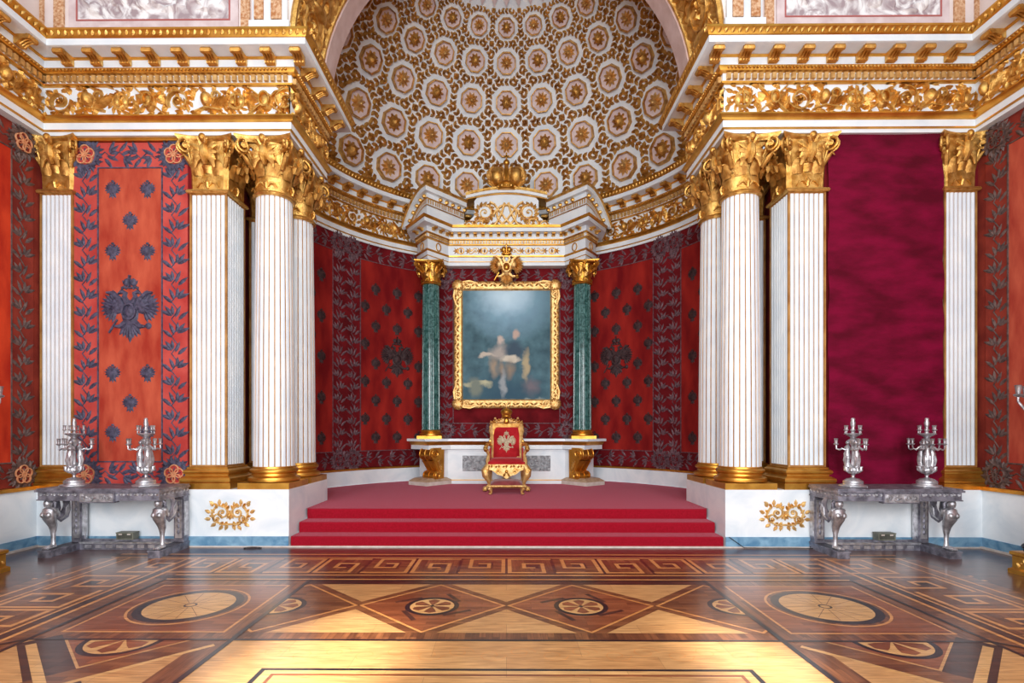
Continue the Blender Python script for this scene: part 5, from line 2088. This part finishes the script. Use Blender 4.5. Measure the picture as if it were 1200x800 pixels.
# ------------------------------------------------------------------ silver console tables
def make_table():
    root = empty('console_table')
    hw, d0, d1, ht = .86, 0.0, .68, .98
    m = MB()
    m.box(-hw - .01, hw + .01, d0 - .03, d1, ht - .022, ht, SILVERD)
    m.box(-hw - .025, hw + .025, d0 - .045, d1, ht - .05, ht - .022, SILVERD)
    m.build('table_top', root, False)
    m = MB()
    m.box(-hw, hw, d0 - .015, d1, ht - .16, ht - .05, SILVERD)
    m.box(-hw - .012, hw + .012, d0 - .027, d1, ht - .172, ht - .155, SILVERD)
    q = MB()
    r = random.Random(2)
    for k in range(34):
        u = -hw + .05 + (2 * hw - .1) * k / 33
        if abs(u) > .26:
            q.leaf(u, ht - .105, .5 if k % 2 else 2.4, .06, .04, .014, SILVER, .3)
            q.bump(u, ht - .085, .016, .016, .014, SILVER, 6)
    m.merge(q, lambda u, v, w: (u, d0 - .015 - w, v))
    for sx in (-1, 1):
        q = MB()
        for k in range(14):
            q.leaf(.04 + .045 * k, ht - .105, .5 if k % 2 else 2.4, .06, .04, .014, SILVER, .3)
        m.merge(q, lambda u, v, w: (sx * (hw + w), u, v))
    m.build('apron', root)
    m = MB()
    m.box(-.25, .25, d0 - .05, d0 + .05, ht - .20, ht - .052, SILVERD)
    m.box(-.235, .235, d0 - .056, d0 - .05, ht - .185, ht - .07, SILVER)
    q = MB()
    for e in (-1, 1):
        q.spiral(e * .08, ht - .128, .045, 1.3, 0, e, .01, SILVER, .02)
        q.spiral(e * .17, ht - .128, .04, 1.3, 2, -e, .01, SILVER, .02)
        for k in range(5):
            q.leaf(e * (.04 + .04 * k), ht - .13, 1.2 * k, .05, .03, .018, SILVER)
    m.merge(q, lambda u, v, w: (u, d0 - .056 - w, v))
    m.build('apron_tablet', root)
    for sx in (-1, 1):
        m = MB()
        m.box(sx * .78 - .085, sx * .78 + .085, d0 - .01, d1, 0, .105, SILVERD)
        m.box(sx * .78 - .095, sx * .78 + .095, d0 - .02, d1, .085, .105, SILVERD)
        m.build('foot_block', root, False)
        # back pilaster
        m = MB()
        m.box(sx * .78 - .075, sx * .78 + .075, d1 - .12, d1, .105, ht - .17, SILVERD)
        m.box(sx * .78 - .05, sx * .78 + .05, d1 - .132, d1 - .12, .17, ht - .23, SILVER)
        q = MB()
        for k in range(6):
            q.leaf(sx * .78, .22 + .085 * k, pi / 2, .09, .05, .016, SILVERD)
        m.merge(q, lambda u, v, w: (u, d1 - .132 - w, v))
        m.build('back_post', root, False)
        # side panel between figure and post
        m = MB()
        for e in (-1, 1):
            xx = sx * .78 + e * .078
            m.box(xx - .004, xx + .004, d1 - .11, d1 - .01, .2, ht - .26, SILVER)
        m.build('post_inlay', root, False)
        # winged sphinx monopod, looking into the room
        m = MB()
        X0, Y0 = sx * .79, .11
        m.tube([(X0, Y0 + .05, .12), (X0, Y0 + .05, .19), (X0, Y0 + .05, .30), (X0, Y0 + .05, .36), (X0, Y0 + .045, .42), (X0, Y0 + .02, .48), (X0, Y0 - .01, .54), (X0, Y0 - .03, .60), (X0, Y0 - .01, .66), (X0, Y0 + .0, .69)],
               [.042, .027, .028, .040, .052, .064, .078, .088, .076, .036], SILVER, 14, (.9, 1.12))
        m.ball((X0, Y0 + .0, .125), (.05, .09, .034), SILVER, 10, 6)
        for e in (-1, 0, 1):
            m.ball((X0 + e * .03, Y0 - .075, .118), (.016, .03, .02), SILVER, 6, 4)
        for e in (-1, 1):
            m.ball((X0 + e * .040, Y0 - .075, .595), (.04, .036, .042), SILVER, 10, 8)
            m.tube([(X0 + e * .03, Y0, .675), (X0 + e * .075, Y0 + .005, .655), (X0 + e * .085, Y0 + .03, .60), (X0 + e * .07, Y0 + .06, .56)], [.03, .038, .03, .02], SILVER, 8)
        m.tube([(X0, Y0, .67), (X0, Y0 - .005, .71), (X0, Y0 - .01, .72)], [.038, .034, .036], SILVER, 8)
        m.ball((X0, Y0 - .03, .758), (.055, .066, .066), SILVER, 12, 9)
        m.ball((X0, Y0 - .096, .752), (.011, .014, .016), SILVER, 6, 4)
        m.ball((X0, Y0 - .08, .722), (.022, .018, .014), SILVER, 6, 4)
        for k in range(7):
            a = -1.3 + k * .43
            m.tube([(X0 + .03 * sin(a), Y0 - .01, .81), (X0 + .065 * sin(a), Y0 + .035 * cos(a), .765), (X0 + .06 * sin(a), Y0 + .045 * cos(a), .69)], [.02, .026, .012], SILVERD, 6)
        m.lathe([(.04, .80), (.06, .81), (.065, .828)], SILVER, X0, Y0 - .01, 10)
        fig = m.build('sphinx_support', root)
        for e in (-1, 1):
            m = MB()
            xx = X0 + e * .075
            m.tube([(xx, Y0 + .03, .58), (xx, Y0 + .09, .545), (xx, Y0 + .16, .58), (xx, Y0 + .195, .66), (xx, Y0 + .19, .74), (xx, Y0 + .15, .80), (xx, Y0 + .11, .812)],
                   [.045, .075, .085, .075, .06, .042, .015], SILVERD, 10, (.34, 1))
            for k in range(4):
                m.tube([(xx + e * .025, Y0 + .06 + .03 * k, .52 + .012 * k), (xx + e * .03, Y0 + .14 + .025 * k, .56 + .03 * k), (xx + e * .022, Y0 + .16 + .02 * k, .68 + .02 * k)], [.012, .014, .006], SILVER, 5)
            m.build('wing', fig)
    m = MB()
    m.box(-.70, .70, d1 - .16, d1 - .04, 0, .09, SILVERD)
    m.box(-.70, .70, d1 - .18, d1 - .03, .09, .115, SILVER)
    m.box(-.70, .70, d1 - .10, d1 - .05, .115, .145, SILVERD)
    for k in range(8):
        m.box(-.62 + .16 * k, -.52 + .16 * k, d1 - .165, d1 - .158, .025, .07, SILVER)
    m.build('back_rail', root, False)
    m = MB()
    for sx in (-1, 1):
        m.box(sx * .70 - .015, sx * .70 + .015, d1 - .06, d1 - .02, .14, ht - .17, SILVER)
    m.box(-.70, .70, d1 - .06, d1 - .02, ht - .2, ht - .17, SILVER)
    m.build('back_frame', root, False)
    return root


tb = make_table()
TP = [(-5.75, 7.43, 'silver console table with winged sphinx supports under the embroidered red panel'),
      (5.50, 7.45, 'silver console table with winged sphinx supports under the plain crimson cloth')]
for i, (x, y, lb) in enumerate(TP):
    o = tb if i == 0 else dup(tb)
    o.location = (x, y, 0)
    tag(o, lb, 'table', 'silver console tables')


def arm_cup(m, p, k=1.0, mt=SILVER):
    x, y, z = p
    m.lathe([(.008 * k, z - .01 * k), (.028 * k, z), (.034 * k, z + .012 * k), (.016 * k, z + .02 * k), (.018 * k, z + .035 * k), (.024 * k, z + .085 * k), (.028 * k, z + .09 * k), (.016 * k, z + .092 * k), (.014 * k, z + .05 * k)], mt, x, y, 10)


def make_candelabrum(k=1.0, base=True):
    root = empty('candelabrum')
    m = MB()
    m.lathe([(.175, 0), (.18, .012), (.175, .025), (.13, .032), (.125, .05), (.13, .06), (.125, .085), (.10, .10), (.085, .115), (.04, .125), (.022, .135), (.02, .16), (.03, .17), (.02, .18), (.035, .20)], SILVER, n=24)
    for q in range(4):
        a = q * pi / 2 + pi / 4
        m.ball((.16 * cos(a), .16 * sin(a), .008), (.03, .03, .012), SILVER, 8, 5)
    m.build('base', root)
    m = MB()
    m.lathe([(.03, .18), (.07, .20), (.09, .235), (.085, .27), (.06, .30), (.035, .32), (.025, .40), (.022, .55), (.03, .60), (.06, .64), (.065, .68), (.04, .70), (.03, .71), (.055, .73), (.10, .755), (.12, .765), (.11, .775), (.03, .78)], SILVER, n=16)
    for q in range(8):
        a = q * pi / 4
        m.tube([(.05 * cos(a), .05 * sin(a), .20), (.10 * cos(a), .10 * sin(a), .245), (.10 * cos(a), .10 * sin(a), .285), (.12 * cos(a), .12 * sin(a), .29)], [.015, .024, .02, .008], SILVER, 6)
    m.build('stem', root)
    for q in range(3):              # three standing figures around the stem, each lifting a pair of branches
        a = q * 2 * pi / 3 + pi / 6
        c, s = cos(a), sin(a)
        T = lambda r, t, z: (r * c - t * s, r * s + t * c, z)
        m = MB()
        m.tube([T(.065, .0, .29), T(.075, .0, .36), T(.07, .0, .43), T(.075, 0, .48), T(.068, 0, .52), T(.07, 0, .57), T(.06, 0, .60)], [.042, .035, .045, .042, .032, .043, .02], SILVER, 10)
        m.tube([T(.085, -.022, .30), T(.10, -.025, .38), T(.08, -.02, .45)], [.018, .024, .03], SILVER, 7)
        m.tube([T(.085, .022, .30), T(.09, .025, .38), T(.08, .02, .45)], [.018, .024, .03], SILVER, 7)
        m.tube([T(.06, 0, .59), T(.062, 0, .615)], [.016, .016], SILVER, 7)
        m.ball(T(.066, 0, .64), (.027, .027, .032), SILVER, 10, 8)
        m.ball(T(.055, 0, .652), (.03, .03, .03), SILVERD, 8, 6)
        for e in (-1, 1):
            m.tube([T(.065, e * .045, .575), T(.10, e * .075, .535), T(.14, e * .075, .555)], [.018, .015, .011], SILVER, 7)
        m.build('figure', root)
        m = MB()
        for e in (-1, 1):
            m.tube([T(.135, e * .075, .55), T(.17, e * .07, .535), T(.205, e * .055, .55), T(.21, e * .05, .60)], [.009, .011, .010, .010], SILVER, 6)
            arm_cup(m, T(.21, e * .05, .61))
        m.build('branch', root)
    for q in range(4):
        a = q * pi / 2 + .3
        m = MB()
        m.tube([(.06 * cos(a), .06 * sin(a), .765), (.10 * cos(a), .10 * sin(a), .755), (.125 * cos(a), .125 * sin(a), .78), (.12 * cos(a), .12 * sin(a), .81)], .009, SILVER, 6)
        arm_cup(m, (.12 * cos(a), .12 * sin(a), .82), .8)
        m.build('upper_branch', root)
    m = MB()
    m.lathe([(.03, .775), (.022, .80), (.035, .82), (.02, .85), (.026, .88), (.034, .93), (.024, .96), (.028, .985), (.018, 1.0)], SILVER, n=12)
    m.build('finial', root)
    return root


cd = make_candelabrum()
CP = [(-6.36, 7.74, .98, .0, 'silver figure candelabrum on left table, nearer the corner pilaster'), (-5.30, 7.74, .98, .9, 'silver figure candelabrum on left table, nearer the dais'),
      (5.06, 7.76, .98, 0, 'silver figure candelabrum on right table, nearer the dais'), (6.13, 7.76, .98, 1.5, 'silver figure candelabrum on right table, nearer the corner pilaster')]
for i, (x, y, z, rz, lb) in enumerate(CP):
    o = cd if i == 0 else dup(cd)
    o.location = (x, y, z)
    o.rotation_euler = (0, 0, rz)
    tag(o, lb, 'candelabrum', 'silver candelabra on the tables')

# small metal boxes under the tables
bx = empty('metal_box')
m = MB()
m.box(-.13, .13, -.06, .06, 0, .105, METALBOX)
m.box(-.135, .135, -.065, .065, .095, .11, METALBOX)
m.build('housing', bx, False)
m = MB()
for k in range(5):
    m.box(-.11, .11, -.064, -.06, .02 + .014 * k, .027 + .014 * k, BLACK)
m.build('grille', bx, False)
m = MB()
m.box(-.09, -.04, -.067, -.06, .07, .09, BEIGE)
m.box(.04, .09, -.067, -.06, .07, .09, BEIGE)
m.build('vent_label', bx, False)
for i, (x, y, lb) in enumerate(((-5.78, 8.03, 'grey metal box on the back rail under the left table'), (5.72, 8.05, 'grey metal box on the back rail under the right table'))):
    o = bx if i == 0 else dup(bx)
    o.location = (x, y, .145)
    tag(o, lb, 'box', 'metal boxes under the tables')

# torcheres by the side walls
tr = empty('torchere')
m = MB()
m.sqlathe([(.0, 0), (.03, .0), (.03, .05), (.0, .07), (.0, .22), (.02, .235), (.02, .27), (.0, .28)], GOLDP, .36, .30)
q = MB()
for e in (-1, 1):
    q.spiral(e * .12, .145, .055, 1.4, 0, e, .012, GOLD, .02)
    for k in range(6):
        q.leaf(e * (.05 + .05 * k), .145, 1.1 * k, .07, .04, .02, GOLD)
m.merge(q, lambda u, v, w: (u, -.30 - w, v))
m.merge(q, lambda u, v, w: (.36 + w, u * .8, v))
m.merge(q, lambda u, v, w: (-.36 - w, -u * .8, v))
m.build('plinth', tr)
m = MB()
m.sqlathe([(.26, .28), (.26, .31), (.22, .335)], BRONZE, 0, 0)
m.lathe([(.2, .33), (.22, .36), (.18, .40), (.12, .44), (.10, .50), (.14, .58), (.17, .66), (.15, .76), (.09, .86), (.07, .95), (.1, 1.0), (.06, 1.05), (.045, 1.3), (.04, 1.7), (.06, 1.75), (.03, 1.8)], BRONZE, n=20)
m.build('baluster', tr)
for q in range(4):
    a = q * pi / 2 + pi / 4
    m = MB()
    T = lambda r, z: (r * cos(a), r * sin(a), z)
    m.tube([T(.12, .86), T(.22, .80), T(.24, .70), T(.17, .58), T(.16, .48), T(.26, .40), T(.33, .35)], [.03, .05, .06, .05, .045, .06, .03], BRONZE, 9)
    m.ball(T(.33, .345), (.06, .06, .045), BRONZE, 8, 6)
    m.ball(T(.22, .83), (.05, .05, .06), BRONZE, 8, 6)
    m.build('leg', tr)
m = MB()
m.lathe([(.03, 1.78), (.09, 1.82), (.10, 1.88), (.06, 1.95), (.03, 2.0), (.025, 2.3), (.05, 2.35), (.09, 2.4), (.04, 2.45), (.03, 2.6), (.05, 2.65), (.02, 2.75)], SILVER, n=16)
m.build('silver_shaft', tr)
for q in range(8):
    a = q * pi / 4 + .2
    T = lambda r, z: (r * cos(a), r * sin(a), z)
    m = MB()
    m.tube([T(.04, 2.10), T(.12, 1.98), T(.24, 1.98), T(.36, 2.06), T(.42, 2.16), T(.42, 2.22)], [.018, .02, .018, .016, .014, .014], SILVER, 7)
    arm_cup(m, T(.42, 2.23), 1.5)
    if q % 2 == 0:
        m.tube([T(.06, 2.3), T(.16, 2.26), T(.24, 2.34), T(.25, 2.42)], [.014, .016, .014, .012], SILVER, 7)
        arm_cup(m, T(.25, 2.43), 1.5)
    m.build('branch', tr)
for i, (x, y, lb) in enumerate(((-6.76, 6.42, 'silver branched torchere on gold plinth, cut by left edge'), (6.76, 6.44, 'silver branched torchere on gold plinth, cut by right edge'))):
    o = tr if i == 0 else dup(tr)
    o.location = (x, y, 0)
    tag(o, lb, 'torchere', 'torcheres by the side walls')

# thin cables lying on the floor
LOOP = [(-3.87 + .13 * cos(t * .26), 8.03 + .06 * sin(t * .26) + .0006 * t, .008) for t in range(26)]
for nm, pts, lb in (('floor_cable', LOOP, 'small black loop of cable on floor left of the steps'),
                    ('floor_cable', [(3.40, 8.105, .17), (3.5, 8.10, .1), (3.62, 8.08, .012), (3.9, 8.06, .012), (4.3, 8.07, .012), (4.6, 8.05, .012), (4.72, 8.0, .012), (4.78, 8.06, .03), (4.70, 8.1, .06), (4.62, 8.09, .02)], 'thin black cable along floor right of the steps')):
    m = MB()
    m.tube(pts, .006, BLACK, 6)
    tag(m.build(nm), lb, 'cable')
